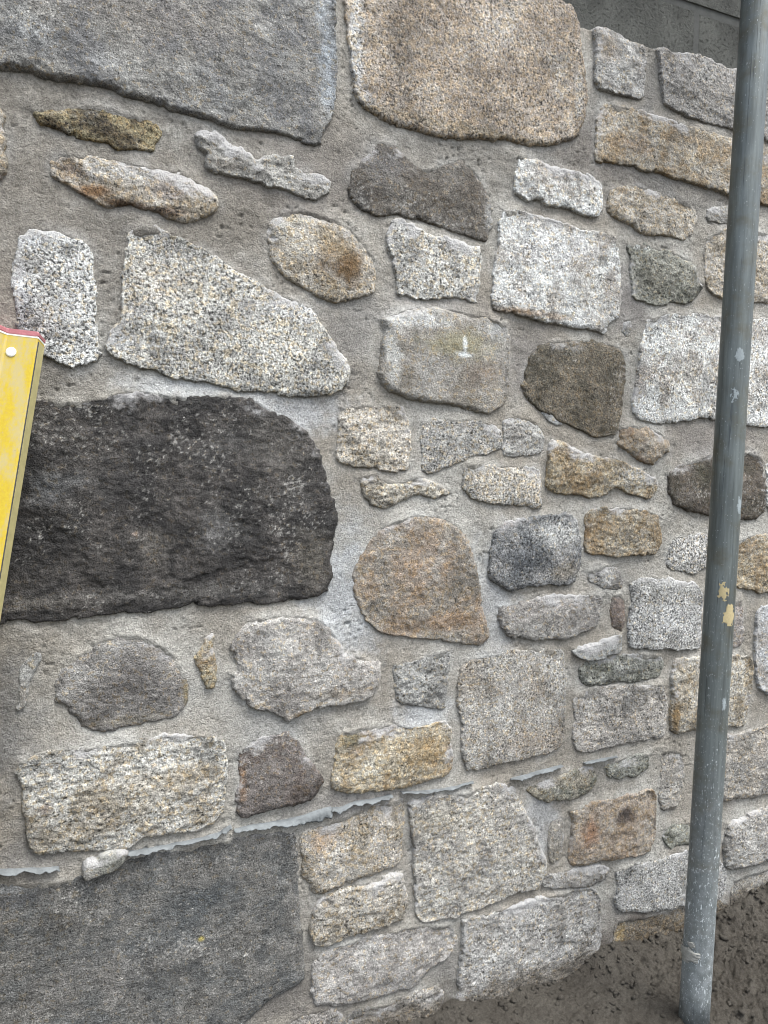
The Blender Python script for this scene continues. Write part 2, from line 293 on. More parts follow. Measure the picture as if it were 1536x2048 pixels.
# outlines in millimetres on the wall face (x along the wall, z up); colours are sRGB
STONES = [
 {'o':[-144,1565,379,1711,392,1615,390,1557,388,1477,383,1447,370,1422,363,1404,346,1403,327,1407,308,1409,284,1409,269,1407,246,1406,211,1411,183,1413,143,1418,104,1421,66,1426,42,1426,18,1429,-12,1423,-22,1432,-57,1428,-149,1414],'fg':0.9,'c1':(136,133,128),'c2':(112,111,111),'dk':0.14,'lt':0.14,'tn':0.08,'dust':0.2,'H':24,'r':11,'ro':2.0,'lam':0.2,'dome':5,'sh':0.45,'rb':20,'b':[(-22,1471,53,28,(87,88,91),0.69),(-22,1477,23,14,(165,165,164),0.575),(61,1458,25,12,(171,170,169),0.6325),(218,1437,50,21,(149,148,145),0.45999999999999996),(218,1444,28,14,(84,84,87),0.575),(378,1540,17,116,(170,176,182),0.69),(125,1530,151,39,(125,117,110),0.40249999999999997),(305,1482,46,35,(92,92,93),0.5175)],'label':'large smooth blue-grey slab with a thick lower lip,upper left of the wall'},  # pale bluish blob down the right edge: side light painted into the colour
 {'o':[405,1697,584,1707,735,1713,790,1712,818,1710,830,1703,838,1678,844,1633,851,1601,855,1560,849,1524,841,1504,820,1487,768,1472,738,1467,702,1467,664,1463,613,1457,549,1451,505,1455,471,1461,442,1469,432,1478,425,1488,422,1506,417,1541,411,1576,407,1619],'fg':0.1,'c1':(161,151,140),'c2':(137,127,117),'dk':0.26,'lt':0.2,'tn':0.42,'dust':0.25,'H':20,'r':12,'ro':1.6,'lam':0,'dome':6,'sh':0.35,'rb':9,'b':[(424,1557,15,103,(185,184,183),0.9199999999999999),(442,1480,17,18,(175,174,173),0.69),(835,1573,11,50,(179,178,175),0.575),(641,1470,266,10,(135,125,107),0.575),(663,1634,48,55,(188,182,176),0.40249999999999997)],'label':'large sandy pink granite slab at the top of the wall'},
 {'o':[870,1685,887,1689,925,1683,950,1680,982,1678,985,1660,985,1629,982,1589,961,1588,916,1587,885,1589,874,1598,873,1631,874,1657],'c1':(171,168,164),'c2':(140,136,131),'dk':0.22,'lt':0.22,'tn':0.1,'dust':0.4,'H':13,'r':9,'ro':2.6,'lam':0.3,'dome':4,'sh':0.3,'b':[(898,1654,24,25,(145,133,118),0.575),(932,1618,34,17,(186,186,182),0.45999999999999996)]},
 {'o':[1015,1682,1035,1685,1065,1684,1114,1689,1146,1690,1176,1684,1194,1681,1224,1690,1286,1689,1349,1685,1354,1569,1290,1572,1216,1575,1169,1577,1118,1576,1087,1580,1056,1586,1032,1593,1025,1628,1020,1663],'c1':(148,144,140),'c2':(140,136,131),'dk':0.22,'lt':0.22,'tn':0.1,'dust':0.4,'H':13,'r':9,'ro':2.6,'lam':0.3,'dome':4,'sh':0.3,'b':[(1047,1673,19,11,(136,126,109),0.575)]},
 {'o':[889,1560,922,1563,974,1564,1033,1563,1094,1559,1144,1556,1216,1553,1291,1549,1355,1548,1353,1441,1296,1447,1211,1452,1161,1457,1097,1461,1035,1465,988,1465,941,1468,924,1468,880,1461,878,1475,880,1505,882,1536],'c1':(157,150,139),'c2':(141,125,103),'dk':0.18,'lt':0.24,'tn':0.4,'dust':0.45,'H':15,'r':9,'ro':2.2,'lam':0.4,'dome':4,'sh':0.3,'b':[(912,1532,28,26,(184,180,174),0.575),(964,1502,47,22,(125,111,99),0.575),(1145,1533,78,15,(132,117,97),0.575),(1071,1507,50,27,(181,174,164),0.45999999999999996)]},
 {'o':[718,1438,738,1441,764,1439,784,1434,821,1438,848,1436,875,1432,890,1417,891,1378,882,1368,855,1369,822,1375,780,1375,760,1381,729,1376,714,1382,711,1411],'c1':(207,206,203),'c2':(164,158,151),'dk':0.2,'lt':0.3,'tn':0.12,'dust':0.5,'H':17,'r':9,'ro':3,'lam':0.15,'dome':4,'sh':0.5,'b':[]},
 {'o':[913,1418,937,1428,971,1431,1013,1426,1055,1423,1092,1419,1114,1410,1118,1390,1106,1366,1082,1353,1045,1355,1015,1350,985,1353,955,1365,921,1373,906,1384,905,1401],'c1':(175,168,158),'c2':(143,134,120),'dk':0.22,'lt':0.24,'tn':0.3,'dust':0.45,'H':14,'r':10,'ro':3,'lam':0.2,'dome':5,'sh':0.3,'b':[(937,1419,18,7,(142,123,98),0.69),(1074,1412,31,7,(143,127,104),0.575)]},
 {'o':[1149,1418,1214,1430,1242,1407,1176,1396,1147,1396],'fg':0.7,'c1':(167,164,159),'c2':(144,140,134),'dk':0.08,'lt':0.12,'tn':0.08,'dust':0.5,'H':6,'r':7,'ro':2.2,'lam':0.4,'dome':2,'sh':0.4,'b':[]},
 {'o':[1145,1361,1177,1377,1216,1389,1312,1386,1362,1393,1368,1259,1312,1256,1208,1252,1155,1263,1144,1281,1142,1328],'c1':(175,168,158),'c2':(143,134,120),'dk':0.22,'lt':0.24,'tn':0.3,'dust':0.45,'H':14,'r':10,'ro':3,'lam':0.2,'dome':5,'sh':0.3,'b':[]},
 {'o':[-21,1377,-13,1381,17,1388,41,1395,66,1401,91,1396,116,1395,133,1388,137,1378,130,1364,126,1355,103,1353,80,1350,68,1357,53,1357,25,1357,7,1362,-10,1366],'c1':(136,126,101),'c2':(86,77,63),'dk':0.34,'lt':0.24,'tn':0.4,'dust':0.1,'H':10,'r':16,'ro':3,'lam':0.8,'dome':4,'sh':0.3,'b':[(47,1372,37,13,(75,68,55),0.69),(84,1366,32,12,(71,63,52),0.69)],'label':'small yellow and brown lichened stone below the blue-grey slab'},
 {'o':[-1,1318,15,1330,52,1334,83,1332,115,1330,142,1329,162,1329,182,1322,196,1314,209,1305,214,1296,206,1281,185,1273,167,1265,147,1269,121,1276,95,1279,76,1273,57,1274,36,1284,12,1293,0,1304],'c1':(175,168,158),'c2':(143,134,120),'dk':0.22,'lt':0.24,'tn':0.3,'dust':0.45,'H':13,'r':18,'ro':3,'lam':0.2,'dome':7,'sh':0.3,'b':[(21,1313,23,19,(99,85,73),0.9199999999999999),(45,1288,31,9,(124,98,73),1.0),(89,1278,46,6,(90,74,59),1.0),(141,1275,41,8,(99,85,73),0.9199999999999999),(89,1318,59,16,(175,172,168),0.8049999999999999),(141,1302,27,15,(137,127,123),0.575)],'label':'stone with a rusty brown lower rim,left side under the small lichened stone'},
 {'o':[184,1383,197,1391,211,1396,224,1387,233,1378,253,1375,269,1365,286,1373,312,1376,327,1380,325,1362,342,1357,365,1361,380,1352,377,1337,361,1322,334,1327,304,1332,268,1336,245,1342,231,1340,210,1340,197,1348,200,1362,186,1370],'fg':0.7,'c1':(163,160,154),'c2':(144,140,134),'dk':0.18,'lt':0.12,'tn':0.08,'dust':0.5,'H':10,'r':12,'ro':4,'lam':0.6,'dome':2,'sh':0.4,'b':[(224,1349,29,7,(117,110,101),0.69)]},
 {'o':[417,1369,430,1389,450,1408,463,1423,484,1425,501,1412,519,1400,541,1392,567,1404,604,1418,627,1410,641,1396,656,1374,665,1355,668,1331,659,1302,647,1298,614,1304,568,1310,523,1316,488,1319,455,1314,434,1319,417,1332,412,1349],'fg':0.7,'c1':(109,104,98),'c2':(87,81,74),'dk':0.18,'lt':0.12,'tn':0.15,'dust':0.3,'H':14,'r':16,'ro':2.0,'lam':0.1,'dome':10,'sh':0.25,'b':[(430,1334,21,26,(73,72,71),0.575),(659,1338,10,32,(169,168,165),0.69),(471,1389,43,34,(115,112,111),0.575),(627,1382,13,28,(83,77,70),0.69)],'label':'dark brown humped stone under the sandy slab'},
 {'o':[285,1274,296,1289,315,1298,342,1301,369,1299,397,1292,417,1283,438,1263,453,1246,456,1220,453,1197,433,1186,413,1181,388,1176,365,1179,341,1190,318,1198,303,1211,292,1232,287,1253],'c1':(175,168,158),'c2':(143,134,120),'dk':0.22,'lt':0.24,'tn':0.3,'dust':0.45,'H':14,'r':26,'ro':2,'lam':0.2,'dome':12,'sh':0.3,'b':[(403,1231,45,34,(104,84,60),1.0),(381,1253,36,22,(144,129,105),0.575),(326,1257,39,33,(182,178,170),0.575),(319,1288,31,9,(170,158,133),0.575)],'label':'rounded tan stone with a rust brown stain in its middle'},
 {'o':[478,1287,488,1308,501,1311,523,1301,550,1292,586,1293,623,1285,647,1284,642,1255,638,1222,633,1195,605,1201,587,1203,555,1194,523,1194,497,1197,493,1216,491,1247,480,1268],'fg':0.0,'c1':(187,184,178),'c2':(149,147,143),'dk':0.26,'lt':0.3,'tn':0.26,'dust':0.6,'H':15,'r':9,'ro':2,'lam':0,'dome':3,'sh':0.2,'b':[]},
 {'o':[683,1333,690,1350,740,1351,770,1345,812,1346,834,1340,888,1336,922,1336,929,1313,935,1260,938,1225,933,1198,908,1187,905,1169,858,1172,815,1172,773,1176,742,1182,702,1187,667,1191,667,1209,671,1250,681,1292],'c1':(207,206,203),'c2':(164,158,151),'dk':0.2,'lt':0.3,'tn':0.12,'dust':0.5,'H':17,'r':9,'ro':2.2,'lam':0.15,'dome':4,'sh':0.5,'b':[(722,1190,62,8,(164,135,104),0.9199999999999999),(781,1296,96,42,(202,201,200),0.69),(794,1186,32,7,(171,148,124),0.575),(868,1253,44,52,(173,166,156),0.345)],'label':'pale white block with an orange stain along its lower left edge'},
 {'o':[954,1323,968,1328,1003,1332,1013,1322,1046,1326,1083,1317,1115,1306,1128,1279,1139,1271,1123,1251,1098,1234,1060,1236,1042,1227,1006,1228,970,1237,967,1263,963,1299],'c1':(148,146,136),'c2':(103,103,94),'dk':0.28,'lt':0.24,'tn':0.1,'dust':0.4,'H':13,'r':9,'ro':3.2,'lam':0.3,'dome':4,'sh':0.3,'b':[(1017,1268,36,32,(110,106,95),0.575),(980,1325,29,7,(190,190,187),0.8049999999999999)]},
 {'o':[1001,1194,1043,1208,1092,1209,1124,1218,1183,1213,1264,1215,1348,1232,1452,1230,1463,1001,1323,1007,1272,1012,1176,1020,1137,1019,1074,1010,1024,1006,976,1021,973,1046,980,1083,985,1120,990,1157],'c1':(207,206,203),'c2':(164,158,151),'dk':0.3,'lt':0.3,'tn':0.12,'dust':0.5,'H':14,'r':9,'ro':1.4,'lam':0,'dome':4,'sh':0.3,'b':[(1108,1108,78,57,(168,162,153),0.345)],'label':'broad pale granite block behind the scaffold pole'},
 {'o':[948,1190,962,1193,966,1178,956,1161,945,1172],'fg':0.7,'c1':(141,142,142),'c2':(144,140,134),'dk':0.08,'lt':0.12,'tn':0.08,'dust':0.5,'H':5,'r':7,'ro':2.2,'lam':0.4,'dome':2,'sh':0.4,'b':[]},
 {'o':[-40,1219,-27,1230,-5,1230,13,1226,31,1223,43,1210,46,1184,47,1151,47,1119,48,1085,53,1076,46,1065,21,1059,-3,1061,-23,1074,-38,1086,-45,1105,-48,1130,-49,1162,-45,1193],'fg':0.0,'c1':(186,185,182),'c2':(149,147,143),'dk':0.36,'lt':0.2,'tn':0.18,'dust':0.45,'H':12,'r':10,'ro':1.4,'lam':0,'dome':3,'sh':0.2,'b':[(-29,1214,18,13,(196,197,198),0.8049999999999999),(13,1206,15,13,(95,94,91),0.69),(-39,1137,8,51,(191,192,193),0.69)],'label':'black and white speckled upright block beside the yellow level'},
 {'o':[97,1240,111,1250,127,1250,153,1240,187,1230,208,1219,236,1201,273,1188,303,1175,333,1167,356,1150,372,1133,387,1108,404,1090,414,1072,406,1054,384,1040,364,1037,317,1032,279,1036,242,1037,213,1045,178,1048,144,1053,117,1059,91,1065,72,1074,64,1087,67,1103,82,1121,83,1155,87,1188,92,1216],'fg':0.0,'c1':(184,181,174),'c2':(149,147,143),'dk':0.28,'lt':0.3,'tn':0.3,'dust':0.45,'H':16,'r':10,'ro':1.4,'lam':0,'dome':3,'sh':0.5,'b':[(325,1155,47,18,(191,190,189),0.69),(79,1094,16,13,(190,190,190),0.69),(139,1180,55,34,(175,166,153),0.345)],'label':'large pale wedge shaped granite stone tapering to the right'},
 {'o':[467,1152,497,1168,541,1177,578,1179,619,1174,658,1171,692,1161,702,1141,703,1104,698,1053,693,1032,669,1017,635,1017,588,1028,551,1032,515,1033,489,1044,467,1055,461,1074,465,1105,470,1133],'fg':0.7,'c1':(156,151,144),'c2':(137,130,120),'dk':0.08,'lt':0.1,'tn':0.15,'dust':0.3,'H':20,'r':20,'ro':1.0,'lam':0.1,'dome':8,'sh':0.5,'rb':8,'b':[(606,1122,72,28,(137,131,107),0.8624999999999999),(524,1156,73,17,(189,188,185),1.0),(483,1102,17,63,(183,181,176),1.0),(672,1156,36,20,(187,186,183),1.0),(588,1028,116,11,(148,142,133),0.575),(644,1084,44,25,(123,109,96),0.69),(610,1108,19,5,(220,222,222),1.0),(612,1123,5,15,(216,218,216),0.9199999999999999)],'label':'smooth rounded greenish tan block with a white scuff mark'},
 {'o':[749,1118,771,1137,826,1146,887,1148,936,1142,953,1123,955,1091,949,1054,944,1018,937,990,907,978,873,982,840,997,797,1009,765,1026,739,1042,733,1063,743,1097],'fg':0.7,'c1':(110,102,90),'c2':(83,78,68),'dk':0.26,'lt':0.2,'tn':0.25,'dust':0.3,'H':10,'r':16,'ro':2.0,'lam':0.1,'dome':10,'sh':0.25,'b':[(816,1119,43,26,(83,80,71),0.575)],'label':'dark brown rounded stone left of the broad pale block'},
 {'o':[774,1020,786,1017,814,1000,807,997,786,1006],'fg':0.7,'c1':(190,190,189),'c2':(144,140,134),'dk':0.08,'lt':0.12,'tn':0.08,'dust':0.5,'H':6,'r':5,'ro':2.2,'lam':0.4,'dome':2,'sh':0.4,'b':[]},
 {'o':[-146,1005,-97,1004,-34,1009,2,1007,26,1008,52,1016,77,1023,110,1026,136,1022,184,1021,220,1026,264,1018,301,999,332,983,349,969,361,948,371,918,378,891,389,864,391,837,385,808,380,785,382,755,370,733,346,726,299,723,238,725,180,726,111,725,45,723,-17,721,-76,723,-155,722],'fg':0.9,'c1':(53,51,50),'c2':(78,74,71),'dk':0.15,'lt':0.07,'tn':0.05,'dust':0.3,'H':16,'r':14,'ro':3.0,'lam':0.3,'dome':8,'sh':0.45,'b':[(301,948,63,60,(94,90,85),0.5175),(346,781,32,54,(118,112,103),0.575),(-1,905,37,13,(130,130,130),0.40249999999999997),(-13,885,31,20,(120,120,121),0.40249999999999997),(113,813,34,28,(123,117,110),0.45999999999999996),(210,831,44,29,(129,126,124),0.45999999999999996),(152,747,146,13,(114,110,106),0.69),(-41,743,74,9,(118,113,107),0.575),(93,832,5,3,(164,148,137),0.69)],'label':'very large near-black stone in the middle left of the wall'},
 {'o':[399,1008,412,1016,471,1019,506,1017,513,998,514,950,514,921,489,918,446,921,412,929,394,937,393,952,397,979],'c1':(181,174,164),'c2':(142,135,124),'dk':0.24,'lt':0.25,'tn':0.25,'dust':0.4,'H':16,'r':10,'ro':3.2,'lam':0.7,'dome':5,'sh':0.45,'b':[]},
 {'o':[542,994,560,1000,597,1000,645,1001,674,993,689,977,687,960,670,947,636,941,598,930,551,914,540,918,538,950,536,974],'fg':0.0,'c1':(180,175,168),'c2':(149,147,143),'dk':0.24,'lt':0.3,'tn':0.3,'dust':0.45,'H':10,'r':10,'ro':1.4,'lam':0,'dome':3,'sh':0.2,'b':[]},
 {'o':[694,1004,724,1012,755,1004,771,987,776,965,766,948,745,945,715,941,694,947,692,977],'c1':(171,168,163),'c2':(140,136,131),'dk':0.22,'lt':0.22,'tn':0.1,'dust':0.4,'H':9,'r':9,'ro':3,'lam':0.3,'dome':4,'sh':0.3,'b':[]},
 {'o':[617,924,645,928,685,924,725,924,761,922,772,904,772,856,762,855,726,862,685,862,651,867,626,876,615,889],'fg':0.0,'c1':(177,171,162),'c2':(149,147,143),'dk':0.22,'lt':0.3,'tn':0.35,'dust':0.45,'H':11,'r':10,'ro':1.4,'lam':0,'dome':3,'sh':0.4,'b':[]},
 {'o':[429,906,454,914,476,898,498,895,524,906,551,900,574,889,588,881,561,875,524,881,502,870,480,862,450,863,437,879],'c1':(169,163,152),'c2':(142,135,124),'dk':0.24,'lt':0.25,'tn':0.25,'dust':0.4,'H':9,'r':7,'ro':5,'lam':0.7,'dome':5,'sh':0.6,'b':[(450,904,19,11,(119,112,103),0.69)]},
 {'o':[789,970,819,963,863,949,897,940,925,937,960,928,1003,913,1030,903,1034,891,1026,872,1010,868,968,876,938,888,909,876,876,871,831,877,793,884,786,891,785,926],'c1':(167,157,139),'c2':(141,125,103),'dk':0.18,'lt':0.24,'tn':0.4,'dust':0.45,'H':15,'r':9,'ro':3.0,'lam':0.4,'dome':4,'sh':0.3,'b':[(979,908,54,24,(185,182,177),0.9199999999999999),(808,939,22,18,(143,125,98),0.575)]},
 {'o':[944,995,970,1000,1012,997,1043,983,1062,969,1059,950,1032,941,1020,931,990,938,966,954,942,963],'fg':0.6,'c1':(151,139,124),'c2':(120,102,87),'dk':0.18,'lt':0.18,'tn':0.3,'dust':0.3,'H':15,'r':16,'ro':4,'lam':0,'dome':9,'sh':0.3,'b':[]},
 {'o':[1064,912,1095,927,1140,941,1179,949,1274,952,1310,942,1322,897,1322,835,1294,820,1238,821,1183,828,1117,840,1078,855,1065,879],'fg':0.7,'c1':(97,89,81),'c2':(71,66,57),'dk':0.18,'lt':0.12,'tn':0.15,'dust':0.3,'H':12,'r':16,'ro':2.0,'lam':0.1,'dome':10,'sh':0.25,'b':[(1154,907,40,34,(64,62,50),0.8049999999999999),(1110,869,39,24,(108,102,96),0.575)],'label':'dark brown mossy stone behind the scaffold pole'},
 {'o':[1323,937,1420,943,1467,938,1473,810,1344,814,1330,856],'c1':(207,206,203),'c2':(164,158,151),'dk':0.2,'lt':0.3,'tn':0.12,'dust':0.6,'H':14,'r':9,'ro':2.2,'lam':0.15,'dome':4,'sh':0.3,'b':[]},
 {'o':[489,836,524,845,561,840,593,831,617,813,632,783,642,749,649,714,657,671,665,636,653,621,619,627,580,637,534,644,498,651,463,662,441,676,428,705,418,730,420,761,433,788,450,811,467,827],'fg':0.6,'c1':(143,136,127),'c2':(143,129,115),'dk':0.18,'lt':0.18,'tn':0.3,'dust':0.3,'H':15,'r':16,'ro':3.2,'lam':0,'dome':9,'sh':0.3,'b':[(525,764,55,49,(150,128,109),0.575),(590,668,58,21,(153,127,103),0.575),(613,776,24,42,(165,159,151),0.575)],'label':'orange-brown round-topped boulder near the centre'},
 {'o':[676,816,696,828,747,835,789,838,832,842,849,823,855,792,856,755,850,728,834,716,780,719,738,717,707,712,677,726,667,743,671,773],'fg':0.4,'c1':(108,109,110),'c2':(135,133,131),'dk':0.3,'lt':0.34,'tn':0.05,'dust':0.35,'H':14,'r':10,'ro':2.2,'lam':0.1,'dome':6,'sh':0.3,'b':[(805,807,55,36,(169,168,165),0.9199999999999999),(732,761,58,39,(79,81,84),0.9774999999999999),(696,828,25,9,(151,126,105),0.575),(823,739,33,20,(125,117,104),0.69)],'label':'dark blue-grey stone with pale specks right of the orange boulder'},
 {'o':[867,836,887,847,945,848,1004,842,1035,832,1045,803,1043,775,1031,761,982,763,935,761,872,768,866,791],'c1':(164,156,142),'c2':(141,125,103),'dk':0.18,'lt':0.24,'tn':0.4,'dust':0.45,'H':15,'r':9,'ro':3.0,'lam':0.4,'dome':4,'sh':0.4,'b':[(871,805,10,36,(113,95,74),0.9199999999999999),(1006,795,37,28,(135,123,105),0.575)]},
 {'o':[1071,774,1083,786,1119,789,1171,792,1198,783,1200,728,1160,725,1134,714,1095,724,1063,735],'fg':0.0,'c1':(175,172,168),'c2':(149,147,143),'dk':0.36,'lt':0.3,'tn':0.18,'dust':0.45,'H':9,'r':10,'ro':1.4,'lam':0,'dome':3,'sh':0.2,'b':[]},
 {'o':[1199,768,1253,776,1281,785,1390,781,1396,661,1329,667,1257,682,1201,693],'c1':(163,153,136),'c2':(141,125,103),'dk':0.18,'lt':0.24,'tn':0.4,'dust':0.45,'H':15,'r':9,'ro':3,'lam':0.4,'dome':4,'sh':0.3,'b':[]},
 {'o':[878,734,912,741,948,732,958,708,948,696,913,702,896,712,876,718],'c1':(171,168,164),'c2':(140,136,131),'dk':0.22,'lt':0.22,'tn':0.1,'dust':0.4,'H':10,'r':9,'ro':3.5,'lam':0.3,'dome':4,'sh':0.5,'b':[]},
 {'o':[931,685,949,688,961,675,964,637,956,614,938,625,929,654],'fg':0.7,'c1':(127,115,108),'c2':(87,81,74),'dk':0.18,'lt':0.12,'tn':0.15,'dust':0.3,'H':10,'r':7,'ro':2.0,'lam':0.1,'dome':10,'sh':0.25,'b':[]},
 {'o':[974,707,1020,714,1083,705,1135,697,1155,671,1153,621,1152,571,1136,565,1061,573,981,583,972,608,971,646,979,674],'fg':0.0,'c1':(171,169,166),'c2':(149,147,143),'dk':0.3,'lt':0.3,'tn':0.05,'dust':0.45,'H':12,'r':10,'ro':1.4,'lam':0,'dome':3,'sh':0.2,'b':[(1060,629,64,29,(196,195,194),0.575)]},
 {'o':[687,684,723,685,775,695,824,694,868,691,908,686,903,661,900,638,869,625,825,619,771,622,708,630,693,646,687,664],'c1':(148,143,138),'c2':(140,136,131),'dk':0.12,'lt':0.22,'tn':0.1,'dust':0.4,'H':13,'r':9,'ro':3,'lam':0.3,'dome':4,'sh':0.5,'b':[(846,688,56,7,(183,176,166),0.69)]},
 {'o':[845,592,881,599,927,606,954,608,952,583,922,581,882,577,853,582],'fg':0.7,'c1':(171,170,167),'c2':(144,140,134),'dk':0.08,'lt':0.12,'tn':0.08,'dust':0.5,'H':16,'r':6,'ro':2.2,'lam':0.4,'dome':2,'sh':0.9,'b':[]},
 {'o':[859,558,887,569,940,571,999,571,1055,559,1062,536,1050,523,1013,519,941,524,883,521,865,533],'c1':(135,134,126),'c2':(103,103,94),'dk':0.28,'lt':0.24,'tn':0.1,'dust':0.4,'H':13,'r':9,'ro':3.2,'lam':0.3,'dome':4,'sh':0.5,'b':[(1000,543,56,17,(92,92,89),0.69)],'label':'dark lichened thin stone,lower right of centre'},
 {'o':[849,504,883,516,941,515,1001,509,1063,502,1071,471,1069,432,1066,402,1004,404,949,404,897,398,857,404,848,434,852,471],'c1':(166,160,153),'c2':(140,136,131),'dk':0.26,'lt':0.22,'tn':0.1,'dust':0.4,'H':17,'r':9,'ro':2.6,'lam':0.3,'dome':4,'sh':0.45,'b':[]},
 {'o':[1088,548,1153,546,1234,543,1291,535,1302,515,1301,473,1292,432,1280,394,1240,398,1144,403,1085,404,1081,440,1087,489,1082,519],'c1':(173,168,159),'c2':(143,134,120),'dk':0.26,'lt':0.24,'tn':0.3,'dust':0.45,'H':14,'r':10,'ro':2.4,'lam':0.2,'dome':5,'sh':0.3,'b':[(1091,439,10,40,(131,110,80),0.9199999999999999)]},
 {'o':[1309,635,1374,640,1482,627,1492,423,1353,448,1315,477,1305,546],'c1':(180,180,180),'c2':(164,158,151),'dk':0.2,'lt':0.3,'tn':0.12,'dust':0.5,'H':14,'r':9,'ro':2.2,'lam':0.15,'dome':4,'sh':0.3,'b':[]},
 {'o':[1203,648,1244,650,1265,656,1273,622,1273,565,1241,561,1206,564],'fg':0.6,'c1':(152,143,137),'c2':(141,136,131),'dk':0.16,'lt':0.2,'tn':0.12,'dust':0.4,'H':10,'r':8,'ro':3.0,'lam':0.1,'dome':3,'sh':0.35,'b':[]},
 {'o':[1213,376,1297,377,1350,378,1495,373,1502,221,1356,235,1289,239,1218,247],'c1':(156,149,140),'c2':(140,136,131),'dk':0.22,'lt':0.22,'tn':0.1,'dust':0.4,'H':13,'r':9,'ro':2.6,'lam':0.3,'dome':4,'sh':0.5,'b':[]},
 {'o':[1241,183,1262,195,1358,204,1503,210,1509,84,1368,94,1309,94,1258,94,1237,106,1232,147],'c1':(164,160,155),'c2':(140,136,131),'dk':0.22,'lt':0.22,'tn':0.1,'dust':0.4,'H':18,'r':9,'ro':2.6,'lam':0.3,'dome':4,'sh':0.5,'b':[]},
 {'o':[1260,62,1310,68,1363,67,1510,64,1518,-96,1376,-93,1261,-84],'c1':(155,149,140),'c2':(140,136,131),'dk':0.22,'lt':0.22,'tn':0.1,'dust':0.4,'H':8,'r':9,'ro':2.6,'lam':0.3,'dome':4,'sh':0.3,'b':[]},
 {'o':[-130,1370,-59,1376,-55,1363,-54,1335,-56,1304,-61,1291,-132,1280],'c1':(147,141,132),'c2':(143,134,120),'dk':0.22,'lt':0.24,'tn':0.3,'dust':0.45,'H':14,'r':10,'ro':2.4,'lam':0.2,'dome':5,'sh':0.3,'b':[]},
 {'o':[-51,659,-43,668,-33,677,-30,667,-42,650,-47,637,-50,606,-56,599,-57,625,-55,646],'fg':0.7,'c1':(165,163,159),'c2':(144,140,134),'dk':0.08,'lt':0.12,'tn':0.08,'dust':0.5,'H':9,'r':6,'ro':2.2,'lam':0.4,'dome':2,'sh':0.4,'b':[(-52,621,5,20,(127,119,109),0.575)]},
 {'o':[-13,623,0,648,19,667,45,682,71,690,97,686,124,671,141,655,154,628,162,605,158,580,143,566,115,564,81,561,48,557,23,566,8,586,-2,599,-13,605],'fg':0.7,'c1':(132,128,124),'c2':(110,106,103),'dk':0.18,'lt':0.12,'tn':0.15,'dust':0.3,'H':12,'r':18,'ro':2.0,'lam':0.4,'dome':10,'sh':0.25,'b':[(82,625,44,32,(95,91,89),0.8049999999999999),(70,676,47,10,(168,164,158),0.69),(144,640,15,22,(164,158,150),0.575),(18,640,25,28,(149,145,141),0.575),(159,598,5,20,(135,124,100),0.8049999999999999),(124,664,21,6,(125,113,97),0.69),(75,569,68,9,(133,126,113),0.575)],'label':'grey-brown oval boulder in the lower left'},
 {'o':[188,675,197,678,197,656,202,634,199,604,187,603,182,621,174,644,183,658],'c1':(159,150,131),'c2':(141,125,103),'dk':0.18,'lt':0.24,'tn':0.4,'dust':0.45,'H':9,'r':6,'ro':3.0,'lam':0.4,'dome':4,'sh':0.3,'b':[],'label':'small upright yellowish chip of stone set in the mortar'},
 {'o':[234,675,253,696,291,699,330,697,362,687,378,670,395,648,407,627,437,620,464,607,461,581,450,562,432,554,394,556,361,553,337,549,309,543,282,556,255,567,237,585,229,597,224,613,236,630,234,645,226,657],'fg':0.6,'c1':(174,169,163),'c2':(141,136,131),'dk':0.16,'lt':0.2,'tn':0.12,'dust':0.4,'H':20,'r':18,'ro':3.0,'lam':0.1,'dome':10,'sh':0.5,'b':[(283,671,23,9,(109,108,107),0.575),(330,666,48,19,(174,169,163),0.575),(394,573,51,11,(138,125,108),0.575),(329,547,24,6,(112,93,65),0.8049999999999999)],'label':'lumpy pinkish grey boulder beside the oval boulder'},
 {'o':[491,602,525,605,562,612,588,617,590,583,584,550,581,521,544,530,507,533,494,549,489,578],'c1':(149,147,143),'c2':(131,129,125),'dk':0.22,'lt':0.22,'tn':0.1,'dust':0.3,'H':10,'r':10,'ro':4,'lam':0.3,'dome':4,'sh':0.3,'b':[]},
 {'o':[614,581,629,596,668,599,719,600,782,598,820,593,828,557,827,502,828,447,823,420,796,410,742,409,690,409,650,404,625,406,615,443,615,486,608,530,608,556],'fg':0.4,'c1':(164,160,154),'c2':(146,139,130),'dk':0.27,'lt':0.3,'tn':0.22,'dust':0.3,'H':12,'r':10,'ro':1.4,'lam':0,'dome':3,'sh':0.2,'b':[(752,439,76,23,(155,143,131),0.45999999999999996)],'label':'squarish speckled granite block below the orange boulder'},
 {'o':[398,504,428,508,480,505,525,494,572,496,589,490,594,455,596,420,582,405,544,403,498,402,445,403,411,405,385,414,381,431,387,470],'c1':(169,159,141),'c2':(141,125,103),'dk':0.18,'lt':0.24,'tn':0.4,'dust':0.45,'H':15,'r':9,'ro':3.0,'lam':0.4,'dome':4,'sh':0.3,'b':[(415,494,26,18,(102,98,83),0.8049999999999999),(436,446,39,23,(188,184,173),0.69),(498,486,55,10,(179,174,162),0.575),(544,454,38,25,(157,137,105),0.575)],'label':'golden yellow block just above the torn membrane'},
 {'o':[236,498,258,510,289,516,305,518,321,506,332,487,348,464,365,434,360,418,344,405,312,403,280,403,250,400,231,403,227,427,235,456,234,479],'fg':0.7,'c1':(115,108,104),'c2':(94,85,80),'dk':0.18,'lt':0.12,'tn':0.15,'dust':0.3,'H':12,'r':10,'ro':2.0,'lam':0.1,'dome':6,'sh':0.25,'b':[(239,448,8,34,(120,95,73),0.8049999999999999),(266,501,23,11,(148,144,140),0.69)],'label':'dark brown triangular stone above the torn membrane'},
